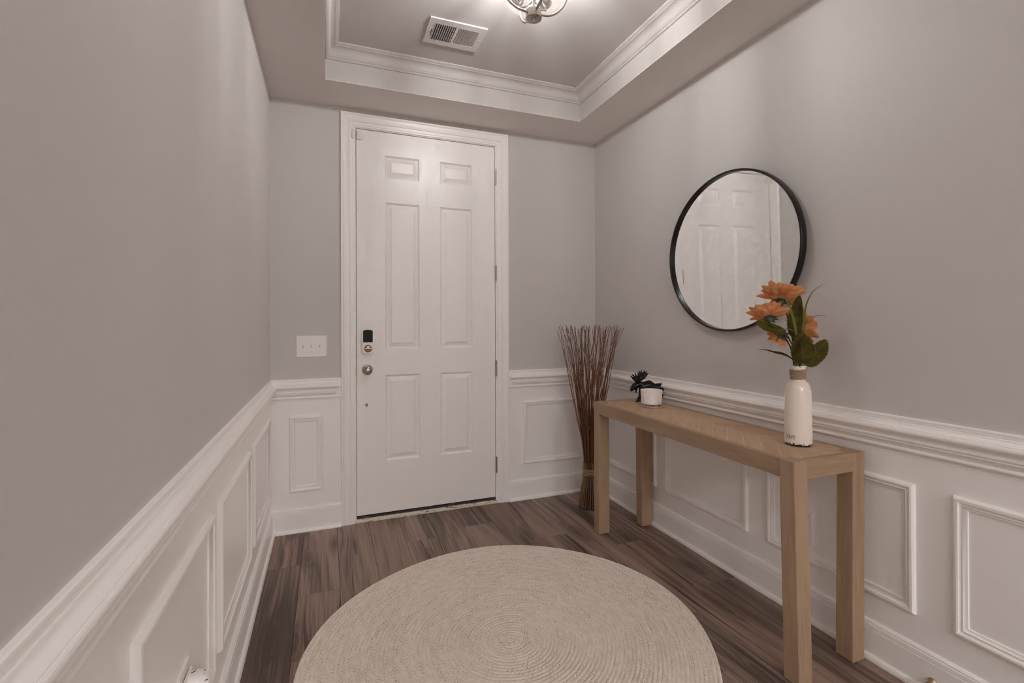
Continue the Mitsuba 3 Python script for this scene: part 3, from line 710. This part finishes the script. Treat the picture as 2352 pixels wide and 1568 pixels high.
# ------------------------------------------------------------------ mirror
mn = np.array([-1, 0.021, -0.014]); mn /= np.linalg.norm(mn)
mu = np.cross(mn, [0, 0, 1]); mu /= np.linalg.norm(mu)
mw = np.cross(mu, mn)
mc = np.array([2.1840, -1.321, 1.604])
RU, RW = 0.4285, 0.398
th = np.linspace(0, 2 * np.pi, 160, endpoint=False)
def mring(o, d):
    return mc + mn * d + (RU + o) * np.cos(th)[:, None] * mu + (RW + o) * np.sin(th)[:, None] * mw
fp = [(-0.011, -0.003), (-0.011, 0.0125), (-0.0102, 0.0155), (-0.008, 0.017), (-0.003, 0.017), (-0.0008, 0.0155), (0.0, 0.0125), (0.0, -0.008), (-0.002, -0.014), (-0.004, -0.017), (-0.011, -0.017), (-0.011, -0.003)]
V = np.vstack([mring(o, d) for o, d in fp]); n = len(th); F = []
for i in range(len(fp) - 1):
    for j in range(n):
        k = (j + 1) % n
        F += [[i * n + j, i * n + k, (i + 1) * n + k], [i * n + j, (i + 1) * n + k, (i + 1) * n + j]]
put('wall_mirror__frame', trimesh.Trimesh(V, F, process=False), 'mirror_frame', smooth=50)
g0, g1 = mring(-0.0105, 0.0), mring(-0.0105, -0.006)
V = np.vstack([g0, g1, [mc], [mc - mn * 0.006]]); F = []
for j in range(n):
    k = (j + 1) % n
    F += [[2 * n, j, k], [2 * n + 1, n + k, n + j], [j, n + j, n + k], [j, n + k, k]]
put('wall_mirror__glass', trimesh.Trimesh(V, F, process=False), 'mirror_glass')
put('wall_mirror__hanger', box(2.186, W, -1.36, -1.32, 1.86, 1.89), 'rubber')
tag('wall_mirror', label='large round mirror in thin black frame hanging above the console table', category='mirror')

# ------------------------------------------------------------------ vase with artificial flowers
VC = np.array([2.044, -1.818])
VZ = ztop(VC[1]) + 0.0005
vp = [(0, 0.0), (0.050, 0.0), (0.0535, 0.002), (0.0548, 0.006), (0.0545, 0.03), (0.0535, 0.12), (0.0523, 0.20), (0.0500, 0.220), (0.0455, 0.237), (0.0385, 0.248), (0.0300, 0.2545), (0.0262, 0.259),
      (0.0255, 0.266), (0.0268, 0.280), (0.0292, 0.296), (0.0305, 0.306), (0.0318, 0.3125), (0.0312, 0.3150), (0.0292, 0.3150), (0.0275, 0.308), (0.0235, 0.285), (0.0220, 0.266), (0.0, 0.262)]
vcur = np.array(vp) * [0.885, 0.985]
put('ceramic_vase__body', lathe(vcur, (VC[0], VC[1], VZ), 72), 'vase_glaze', smooth=35)
rope = []
for t in np.linspace(0, 7.2, 8 * 40):
    z = 0.2565 + t * 0.0054
    r = np.interp(z, [0.2551, 0.2620, 0.2758, 0.2916, 0.3014, 0.3078], [0.0262, 0.0255, 0.0268, 0.0292, 0.0305, 0.0318]) * 0.885 + 0.0022
    rope.append((VC[0] + r * math.cos(t * 2 * math.pi), VC[1] + r * math.sin(t * 2 * math.pi), VZ + z))
rr = 0.0030 + 0.00035 * np.sin(np.linspace(0, 7.2, 8 * 40) * 2 * np.pi * 26)
put('ceramic_vase__rope', tube(rope, rr, 7), 'jute', smooth=60, label='jute rope wound round the neck')
# stamped number in a box, printed on the glaze as raised lines
def on_vase(az, z, r=0.0485):
    d = math.cos(az) * np.array([-0.784, -0.621]) + math.sin(az) * np.array([0.621, -0.784])
    return np.array([VC[0] + r * d[0], VC[1] + r * d[1], VZ + z])
def stroke(pts, w=0.0007):
    return tube([on_vase(x / 0.0482, z) for x, z in pts], w, 5)
XC, ZC, HH = -0.0270, 0.0345, 0.0095
gly = {'1': [[(-0.25, 0.25), (0.05, 0.5), (-0.05, -0.5)]],
       '8': [[(0.30, 0.32), (0.05, 0.5), (-0.22, 0.34), (-0.05, 0.12), (0.22, -0.10), (0.2, -0.42), (-0.1, -0.5), (-0.3, -0.3), (-0.05, 0.02), (0.3, 0.32)]],
       '0': [[(0.1, 0.5), (-0.2, 0.3), (-0.32, -0.15), (-0.12, -0.5), (0.18, -0.35), (0.34, 0.1), (0.25, 0.42), (0.1, 0.5)]],
       '9': [[(0.3, 0.25), (0.1, 0.02), (-0.2, 0.08), (-0.25, 0.36), (0.05, 0.5), (0.3, 0.35), (0.2, -0.1), (-0.05, -0.5)]]}
marks = []
for i, ch in enumerate('1809'):
    for s in gly[ch]:
        c2 = curve([(XC + (i - 1.5) * 0.0074 + x * 0.0070, ZC + z * HH, 0) for x, z in s], 24)[:, :2]
        marks.append(stroke(c2, 0.00062))
bx0, bx1, bz0, bz1 = XC - 0.0162, XC + 0.0162, ZC - 0.0080, ZC + 0.0080
for a, b in (((bx0, bz0), (bx1, bz0)), ((bx1, bz0), (bx1, bz1)), ((bx1, bz1), (bx0, bz1)), ((bx0, bz1), (bx0, bz0))):
    marks.append(stroke(np.linspace(a, b, 10), 0.00045))
put('ceramic_vase__stamp', cat(*marks), 'ink', label='boxed number 1809 in black')
tag('ceramic_vase', label='tall cream ceramic bottle vase with rope neck on the console table', category='vase')

EF = np.array([math.sin(YAW), math.cos(YAW), 0.0])
VV = np.array([0.784, 0.621, 0.0]); VR = np.array([0.621, -0.784, 0.0])   # horizontal: away from the hall, and to its right
def VB(r, f, z):                             # local frame at the vase: right, away, height
    return np.array([VC[0], VC[1], 0]) + rgt * r + EF * f + np.array([0, 0, z])
def dirv(r, f, u):
    v = VR * r + VV * f + np.array([0, 0, u]); return v / np.linalg.norm(v)

def sheet(base, axis, nrm, L, wid, bend, cup, nl=9, nw=6, serr=0.0, tipy=1.6, seed=0, fold=0.0, wav=0.0):
    """A petal or leaf: grid along 'axis', bending towards 'nrm'. Returns mesh, uv (x -1..1, y 0..1)."""
    axis = axis / np.linalg.norm(axis)
    nrm = nrm - axis * (nrm @ axis); nrm /= np.linalg.norm(nrm)
    sd = np.cross(axis, nrm)
    V, UV = [], []
    pos = np.array(base, float); ang = 0.0
    for i in range(nl + 1):
        t = i / nl
        w = wid * (math.sin(math.pi * min(1, t ** 0.75 * 0.96 + 0.035)) ** (1 / tipy))
        if serr and i % 2: w *= 1 + serr
        d = axis * math.cos(ang) + nrm * math.sin(ang)
        nn = -axis * math.sin(ang) + nrm * math.cos(ang)
        for j in range(nw + 1):
            s = 2 * j / nw - 1
            q = pos + sd * s * w / 2 + nn * (cup * w * s * s + fold * w * abs(s) + wav * w * math.sin(t * 9 + s * 2 + seed))
            V.append(q); UV.append((s, t))
        pos = pos + d * L / nl
        ang += bend / nl
    F = []
    for i in range(nl):
        for j in range(nw):
            a = i * (nw + 1) + j
            F += [[a, a + 1, a + nw + 2], [a, a + nw + 2, a + nw + 1]]
    return trimesh.Trimesh(V, F, process=False), np.array(UV)

frng = random.Random(5)
def flower(key, c, n, R, stem_pts, label, npet=13, spread=(0, 360), cupa=24):
    n = n / np.linalg.norm(n)
    a = np.cross(n, [0, 0, 1.0]); a /= np.linalg.norm(a); b = np.cross(n, a)
    for layer, (cnt, rr_, tilt) in enumerate(((npet, 1.0, cupa), (npet - 3, 0.80, cupa + 22))):
        for k in range(cnt):
            ph = math.radians(spread[0] + (spread[1] - spread[0]) * (k + 0.5 * layer + frng.uniform(-0.25, 0.25)) / cnt)
            rad = a * math.cos(ph) + b * math.sin(ph)
            tl = math.radians(tilt + frng.uniform(-11, 11))
            ax = rad * math.cos(tl) + n * math.sin(tl)
            nr = -rad * math.sin(tl) + n * math.cos(tl)
            L = R * rr_ * frng.uniform(0.88, 1.08)
            m, uv = sheet(c + rad * 0.010 + n * 0.003 * layer, ax, nr, L, R * frng.uniform(0.44, 0.56), frng.uniform(-0.60, 0.40), 0.16, 10, 8, tipy=2.4, wav=0.060, seed=frng.random() * 6)
            put(num(key + '__petal'), m, 'petal', smooth=True, uv=uv)
    put(key + '__calyx', cat(hull_of_spheres([(c - n * 0.004, 0.0125), (c - n * 0.016, 0.006)], 2),
        *[sheet(c - n * 0.006 + (a * math.cos(q) + b * math.sin(q)) * 0.006, (a * math.cos(q) + b * math.sin(q)) + n * 0.15, n, 0.026, 0.013, -0.5, 0.1, 5, 2)[0] for q in np.linspace(0, 2 * np.pi, 8, endpoint=False)]), 'calyx', smooth=40, label='dark green calyx')
    put(key + '__seed_head', lathe([(0, 0.0), (0.017, 0.0), (0.018, 0.005), (0.012, 0.009), (0, 0.010)], c, 20, n), 'stem_green', smooth=30)
    st = curve(list(stem_pts) + [c - n * 0.03, c - n * 0.012], 22)
    put(key + '__stem', tube(st, np.linspace(0.0026, 0.0020, len(st)), 7), 'stem_green', smooth=50)
    tag(key, label=label, category='flower', group=None)
def leaf(key, base, tip, nrm, wid, bend=0.4, fold=0.25, serr=0.10, stem_from=None):
    d = np.array(tip) - np.array(base)
    L = np.linalg.norm(d) * (1 + 0.12 * abs(bend))
    ax = d / np.linalg.norm(d)
    nrm = np.array(nrm, float); nrm = nrm - ax * (nrm @ ax); nrm /= np.linalg.norm(nrm)
    ax0 = ax * math.cos(-bend / 2) + nrm * math.sin(-bend / 2)
    m, uv = sheet(base, ax0, nrm, L, wid, bend, 0.0, 18, 8, serr, 1.8, 0, fold, 0.055)
    k = num(key + '__leaf')
    put(k, m, 'leaf', smooth=True, uv=uv)
    if stem_from is not None:
        st = curve([stem_from, (np.array(stem_from) + base) / 2 + np.array([0, 0, 0.004]), base], 10)
        put(k + '__leaf_stalk', tube(st, 0.0016, 6), 'stem_green', smooth=50)

MZ = VZ + 0.295                              # mouth of the vase
m0 = lambda r, f: VB(r, f, MZ - 0.03)
flower('artificial_flower', VB(-0.055, 0.020, 1.338), dirv(0.02, 0.42, 0.90), 0.088, [m0(-0.004, 0.004), VB(-0.012, 0.008, 1.16), VB(-0.040, 0.004, 1.28)],
       'highest orange silk sunflower of the bouquet, seen from below', 13)
flower('artificial_flower_001', VB(-0.124, -0.025, 1.268), dirv(-0.15, 0.50, 0.78), 0.071, [m0(-0.008, -0.004), VB(-0.022, -0.010, 1.15), VB(-0.070, -0.02, 1.215)],
       'deep orange silk sunflower at the left of the bouquet', 13)
flower('artificial_flower_002', VB(0.012, 0.035, 1.232), dirv(0.66, 0.62, 0.20), 0.078, [m0(0.008, 0.006), VB(0.010, 0.01, 1.15), VB(0.006, 0.018, 1.20)],
       'pale orange silk sunflower at the right of the bouquet', 11)
flower('artificial_flower_003', VB(-0.060, 0.012, 1.203), dirv(-0.55, 0.60, -0.55), 0.044, [m0(-0.006, 0.008), VB(-0.018, 0.012, 1.14), VB(-0.046, 0.004, 1.19)],
       'lowest small orange silk flower, half hidden by green leaves', 9)
# leaves on the flower stems
leaf('artificial_flower', VB(-0.030, -0.022, 1.195), VB(-0.006, -0.020, 1.352), dirv(-0.35, -0.9, 0.1), 0.052, 0.25, 0.18, 0.07, VB(-0.014, 0.004, 1.17))
leaf('artificial_flower_001', VB(-0.074, -0.040, 1.212), VB(-0.186, -0.045, 1.250), dirv(0.15, -0.75, 0.65), 0.052, 0.35, 0.12, 0.10, VB(-0.040, -0.015, 1.185))
leaf('artificial_flower_001', VB(-0.022, 0.0, 1.105), VB(-0.160, -0.015, 1.143), dirv(-0.2, -0.16, 0.97), 0.034, -0.35, 0.15, 0.10, VB(-0.008, 0.0, 1.078))
leaf('artificial_flower_002', VB(0.004, -0.030, 1.092), VB(-0.016, -0.052, 1.205), dirv(0.12, -0.97, 0.2), 0.078, -0.55, -0.12, 0.08, VB(0.0, -0.006, 1.075))
leaf('artificial_flower_002', VB(0.020, -0.016, 1.085), VB(0.092, -0.026, 1.178), dirv(0.3, -0.92, -0.1), 0.064, -0.45, 0.14, 0.08, VB(0.006, 0.0, 1.075))
leaf('artificial_flower_003', VB(-0.034, -0.018, 1.130), VB(-0.012, -0.062, 1.192), dirv(-0.5, -0.5, 0.7), 0.060, -0.6, -0.12, 0.10, VB(-0.008, 0.0, 1.085))

GR = [('upright', 'long grass blade curling left across the top sunflower', [(-0.020, -0.030, 1.16), (-0.030, -0.040, 1.215), (-0.047, -0.048, 1.275), (-0.066, -0.050, 1.325), (-0.094, -0.048, 1.372), (-0.126, -0.04, 1.382)], 0.0105),
      ('arch', 'longest grass blade arching high to the right', [(0.010, -0.018, 1.15), (0.010, -0.022, 1.225), (0.014, -0.022, 1.285), (0.028, -0.02, 1.335), (0.058, -0.014, 1.378), (0.118, 0.0, 1.408)], 0.0095),
      ('low', 'short grass blade bending right below the arching one', [(0.008, -0.01, 1.17), (0.014, -0.012, 1.225), (0.034, -0.012, 1.255), (0.066, -0.008, 1.276), (0.112, 0.0, 1.278)], 0.007),
      ('hook', 'thin grass blade hooked over downward at the left', [(-0.020, -0.02, 1.17), (-0.036, -0.034, 1.215), (-0.064, -0.042, 1.226), (-0.100, -0.046, 1.218), (-0.124, -0.046, 1.190), (-0.126, -0.044, 1.150)], 0.0042),
      ('tip', 'straight grass blade with its tip behind the top sunflower', [(0.006, 0.03, 1.16), (0.010, 0.045, 1.25), (0.018, 0.045, 1.34), (0.022, 0.040, 1.425)], 0.0110)]
for _, lab, pts, w in GR:
    P = curve([m0(0.0, 0.0)] + [VB(*q) for q in pts], 30)
    t = np.gradient(P, axis=0); t /= np.linalg.norm(t, axis=1, keepdims=True)
    sd = np.cross(t, EF + 0.2 * np.array([0, 0, 1.0])); sd /= np.linalg.norm(sd, axis=1, keepdims=True)
    nn = np.cross(sd, t)
    s = np.linspace(0, 1, len(P))
    wv = w * np.clip(np.minimum(0.45 + s * 2.2, (1 - s) * 2.0 + 0.06), 0.05, 1.0)
    V = np.concatenate([P - sd * wv[:, None] / 2, P + nn * wv[:, None] * 0.12, P + sd * wv[:, None] / 2]); n = len(P); F = []
    for i in range(n - 1):
        for q in (0, 1):
            F += [[q * n + i, q * n + i + 1, (q + 1) * n + i + 1], [q * n + i, (q + 1) * n + i + 1, (q + 1) * n + i]]
    put(num('grass_blade'), trimesh.Trimesh(V, F, process=False), 'grass', smooth=True, label=lab, category='grass blade')

# ------------------------------------------------------------------ moose figurine (facing left, towards the door)
MO = np.array([2.058, -0.752])
MZ0 = ztop(-0.75)
MA = np.array([rgt[0], rgt[1]])             # body runs along this direction: tail end = +
def MB(a, s, z):                             # along the body, sideways, height
    return np.array([MO[0] + MA[0] * a + EF[0] * s, MO[1] + MA[1] * a + EF[1] * s, MZ0 + z])
body = [hull_of_spheres([(MB(0.030, 0, 0.087), (0.026, 0.024, 0.032)), (MB(0.064, 0, 0.101), (0.024, 0.022, 0.028)), (MB(0.095, 0, 0.086), (0.020, 0.020, 0.023))]),
        hull_of_spheres([(MB(0.095, 0, 0.086), (0.020, 0.020, 0.023)), (MB(0.135, 0, 0.086), (0.021, 0.021, 0.026)), (MB(0.148, 0, 0.070), 0.014)]),
        hull_of_spheres([(MB(0.040, 0, 0.096), 0.022), (MB(0.008, 0, 0.108), 0.016)]),
        hull_of_spheres([(MB(0.010, 0, 0.108), 0.016), (MB(-0.020, 0, 0.096), 0.018), (MB(-0.036, 0, 0.079), 0.0130)]),
        hull_of_spheres([(MB(-0.030, 0, 0.080), 0.009), (MB(-0.041, 0, 0.070), 0.0075)]),
        hull_of_spheres([(MB(-0.012, 0, 0.084), 0.009), (MB(-0.014, 0, 0.056), 0.003)], 1),
        hull_of_spheres([(MB(0.154, 0, 0.078), 0.006), (MB(0.160, 0, 0.066), 0.003)], 1),
        hull_of_spheres([(MB(0.004, 0.012, 0.122), 0.0035), (MB(0.016, 0.018, 0.128), 0.0055)], 1)]
put('moose_figurine__body', cat(*body), 'moose_bronze', smooth=60)
for a0, s, ak, a1 in ((0.016, -0.012, 0.006, -0.010), (0.030, 0.012, 0.020, 0.010), (0.118, -0.012, 0.124, 0.112), (0.140, 0.012, 0.148, 0.138)):
    lg = cat(hull_of_spheres([(MB(a0, s * 0.8, 0.078), 0.015), (MB(ak, s, 0.040), 0.0078)]), hull_of_spheres([(MB(ak, s, 0.040), 0.0062), (MB(a1, s, 0.010), 0.0045)]),
             hull_of_spheres([(MB(a1, s, 0.009), 0.0045), (MB(a1 - 0.004, s, 0.004), 0.0042), (MB(a1 + 0.003, s, 0.004), 0.0042)]))
    put(num('moose_figurine__leg'), lg, 'moose_bronze', smooth=60)
def antler(sgn):
    """A palm: root by the ear, a curved plate with fingers, each a tapering tine."""
    ms = []
    root = MB(0.006, 0.006 * sgn, 0.118)
    e = -0.012 if sgn < 0 else 0.016
    palm = [MB(-0.004 + e, 0.020 * sgn, 0.128), MB(0.012 + e, 0.028 * sgn, 0.140), MB(0.028 + e, 0.030 * sgn, 0.146)]
    ms.append(hull_of_spheres([(root, 0.0045), (palm[0], 0.0055)], 1))
    for p, q in zip(palm[:-1], palm[1:]):
        ms.append(hull_of_spheres([(p, (0.0120, 0.0055, 0.0125)), (q, (0.0125, 0.0055, 0.0135))], 1))
    tines = [(palm[0], (-0.040, 0.022, 0.032)), (palm[0], (-0.024, 0.016, 0.040)), (palm[1], (-0.012, 0.012, 0.040)), (palm[1], (0.000, 0.010, 0.044)), (palm[2], (0.004, 0.008, 0.038)), (palm[2], (0.016, 0.006, 0.034)), (palm[2], (0.024, 0.004, 0.022))]
    for p, (da, ds, dz) in tines:
        q = p + (MB(da, ds * sgn, dz) - MB(0, 0, 0))
        mid = (p + q) / 2 + np.array([0, 0, -0.003])
        ms.append(hull_of_spheres([(p, 0.0075), (mid, 0.0066)], 1)); ms.append(hull_of_spheres([(mid, 0.0066), (q, 0.0022)], 1))
    return cat(*ms)
for s in (-1, 1):
    put(num('moose_figurine__antler'), antler(s), 'moose_bronze', smooth=50)
tag('moose_figurine', label='glossy black moose figurine behind the candle on the console table', category='figurine')

# ------------------------------------------------------------------ candle on a coaster
CC = np.array([2.030, -0.915])
CO = CC + np.array([rgt[0] * 0.006, rgt[1] * 0.006])
CZ = ztop(CC[1])
put('coaster', lathe([(0, 0.0), (0.060, 0.0), (0.0625, 0.0015), (0.0625, 0.0055), (0.0605, 0.0075), (0.0575, 0.0080), (0.0560, 0.0065), (0, 0.0055)], (CO[0], CO[1], CZ + 0.0004), 56), 'coaster_clay', smooth=30,
    label='pinkish brown round coaster under the white jar candle', category='coaster')
JZ = CZ + 0.0062
put('jar_candle__glass_base', lathe([(0, 0.0), (0.050, 0.0), (0.0530, 0.002), (0.0545, 0.006), (0.0550, 0.0125), (0, 0.0125)], (CC[0], CC[1], JZ), 64), 'candle_glass', smooth=35, label='clear thick glass base')
wall_ = [(0, 0.0130), (0.0548, 0.0130), (0.0552, 0.0150), (0.0605, 0.086), (0.0608, 0.0880), (0.0600, 0.0892), (0.0588, 0.0885), (0.0582, 0.086), (0.0570, 0.0680), (0, 0.0672)]
put('jar_candle__jar', lathe(wall_, (CC[0], CC[1], JZ), 64), 'candle_wax', smooth=35, label='frosted white jar full of wax')
for q in (0, 2.1, 4.2):
    w0 = np.array([CC[0] + 0.024 * math.cos(q), CC[1] + 0.024 * math.sin(q), JZ + 0.064])
    put(num('jar_candle__wick'), tube([w0, w0 + [0, 0, 0.006], w0 + [0.001, 0, 0.011]], 0.0011, 6), 'dark_gap', smooth=40)
def on_jar(x, z, o=0.0):
    r = np.interp(z, [0.006, 0.086], [0.0545, 0.0605]) + 0.0005 + o
    az = x / 0.058 - 0.28
    d = math.cos(az) * np.array([-0.602, -0.798]) + math.sin(az) * np.array([0.798, -0.602])
    return (CC[0] + r * d[0], CC[1] + r * d[1], JZ + z)
def patch(x0, x1, z0, z1, nx=12, o0=0.0, o1=0.0006):
    V, F = [], []
    for o in (o0, o1):
        for i in range(nx + 1):
            x = x0 + (x1 - x0) * i / nx
            V += [on_jar(x, z0, o), on_jar(x, z1, o)]
    k = 2 * (nx + 1)
    for i in range(nx):
        a = 2 * i
        F += [[a + k, a + 2 + k, a + 3 + k], [a + k, a + 3 + k, a + 1 + k], [a, a + k, a + 2], [a + k, a + 2 + k, a + 2], [a + 1, a + 3, a + 1 + k], [a + 3, a + 3 + k, a + 1 + k]]
    return trimesh.Trimesh(V, F, process=False)
put('jar_candle__paper_label', patch(-0.030, 0.032, 0.020, 0.070), 'paper', label='off-white paper label with faint print')
pr_ = random.Random(3)
mk = []
for zz, x0, x1, hh in ((0.0600, -0.004, 0.024, 0.0032), (0.0505, -0.026, 0.024, 0.0050), (0.0405, -0.022, 0.026, 0.0012), (0.0345, -0.010, 0.018, 0.0028)):
    x = x0
    while x < x1:
        wd = pr_.uniform(0.0012, 0.0026)
        mk.append(patch(x, x + wd, zz, zz + hh * pr_.uniform(0.6, 1.0), 1, 0.0005, 0.0008)); x += wd + pr_.uniform(0.0012, 0.003)
put('jar_candle__print', cat(*mk), 'faint_ink', kind='stuff', label='faint illegible print')
tag('jar_candle', label='white jar candle with paper label in front of the moose', category='candle')

# ------------------------------------------------------------------ tied twig bundle in the corner
BC = np.array([1.985, -0.300])
brng = random.Random(11)
WZ = 0.243
N = 80
for k in range(N):
    q = 2 * math.pi * (k * 0.618034)
    rr_ = math.sqrt((k + 0.5) / N)
    wr = 0.036 * rr_
    # the twigs spread into a vase-shaped fan: quickly at first, then nearly upright
    sp_ = rr_ ** 0.85 * brng.uniform(0.80, 1.18)
    tx, ty = 0.220 * sp_ * math.cos(q), (0.190 if math.sin(q) > 0 else 0.270) * sp_ * math.sin(q)
    zt = brng.uniform(1.200, 1.240) if k % 13 != 5 else brng.uniform(0.92, 1.08)
    w = np.array([BC[0] + wr * math.cos(q), BC[1] + wr * math.sin(q), WZ])
    pts = [np.array([w[0] - 0.05 * wr * math.cos(q), w[1], 0.19]), w]
    a1, a2 = brng.uniform(0, 6.28), brng.uniform(0, 6.28)
    fl_ = brng.gauss(0, 0.026), brng.gauss(0, 0.026)
    for t in (0.18, 0.34, 0.48, 0.60, 0.70, 0.80, 0.90, 1.0):
        e = t ** 1.50 + 0.04 * math.sin(math.pi * t)
        wob = 0.013 * t
        p = np.array([w[0] + (tx - (w[0] - BC[0])) * e + wob * math.sin(7.0 * t + a1) + fl_[0] * t ** 5 + brng.gauss(0, 0.0022),
                      w[1] + (ty - (w[1] - BC[1])) * e + wob * math.sin(6.0 * t + a2) + fl_[1] * t ** 5 + brng.gauss(0, 0.0022), w[2] + (zt - w[2]) * t])
        p[0] = min(p[0], W - 0.045 if p[2] < 0.93 else W - 0.012); p[1] = min(p[1], -0.045 if p[2] < 0.93 else -0.012)
        pts.append(p)
    if k == N - 1:                            # the one stray stem out to the left
        pts = [pts[0], pts[1]] + [np.array(q_) for q_ in ((1.915, -0.300, 0.50), (1.868, -0.295, 0.72), (1.818, -0.290, 0.95), (1.786, -0.285, 1.10), (1.779, -0.285, 1.215))]
    P = curve(pts, 34)
    put(num('twig_bundle__twig'), tube(P, np.linspace(0.0036, 0.0015, len(P)) * brng.uniform(0.85, 1.15), 5), f'twig_bark_{brng.choice([0, 0, 1, 1, 2, 3])}', smooth=60)
M = 46
for k in range(M):
    ring_ = k < 30
    q = 2 * math.pi * k / (30 if ring_ else 16)
    rb, rw = (0.072, 0.041) if ring_ else (0.045, 0.026)
    P = np.array([(BC[0] + r * math.cos(q + dq), BC[1] + r * math.sin(q + dq), z) for r, dq, z in ((rb, 0.0, 0.0035), (rb * 0.93, 0.03, 0.06), (rb * 0.80, 0.05, 0.13), (rw * 1.04, 0.06, 0.20), (rw, 0.06, WZ + 0.03), (rw * 1.02, 0.05, WZ + 0.06))])
    P = curve(P, 14)
    put(num('twig_bundle__stalk'), tube(P, np.linspace(0.0052, 0.0036, len(P)), 7), f'cane_{brng.choice([0, 0, 1, 2])}', smooth=60, label='thicker pale stalk below the tie')
coil = [(BC[0] + 0.0475 * math.cos(t), BC[1] + 0.0475 * math.sin(t), WZ - 0.024 + 0.0066 * t / (2 * math.pi) + 0.002 * math.sin(t * 1.3)) for t in np.linspace(0, 2 * math.pi * 6.5, 240)]
put('twig_bundle__tie', tube(coil, 0.0036, 7), 'raffia', smooth=60, label='pale raffia cord tied round the bundle')
wire = [(BC[0] + 0.0745 * math.cos(t), BC[1] + 0.0745 * math.sin(t), 0.040) for t in np.linspace(0, 2 * math.pi, 60)]
put('twig_bundle__wire', tube(wire, 0.0012, 5), 'rubber', smooth=60, label='thin dark binding wire near the floor')
put('twig_bundle__foot_ring', tube([(BC[0] + 0.074 * math.cos(t), BC[1] + 0.074 * math.sin(t), 0.0045) for t in np.linspace(0, 2 * math.pi, 60)], 0.0042, 6), 'dark_gap', smooth=60)
tag('twig_bundle', label='tall tied bundle of reddish brown twigs standing in the corner', category='twig bundle')
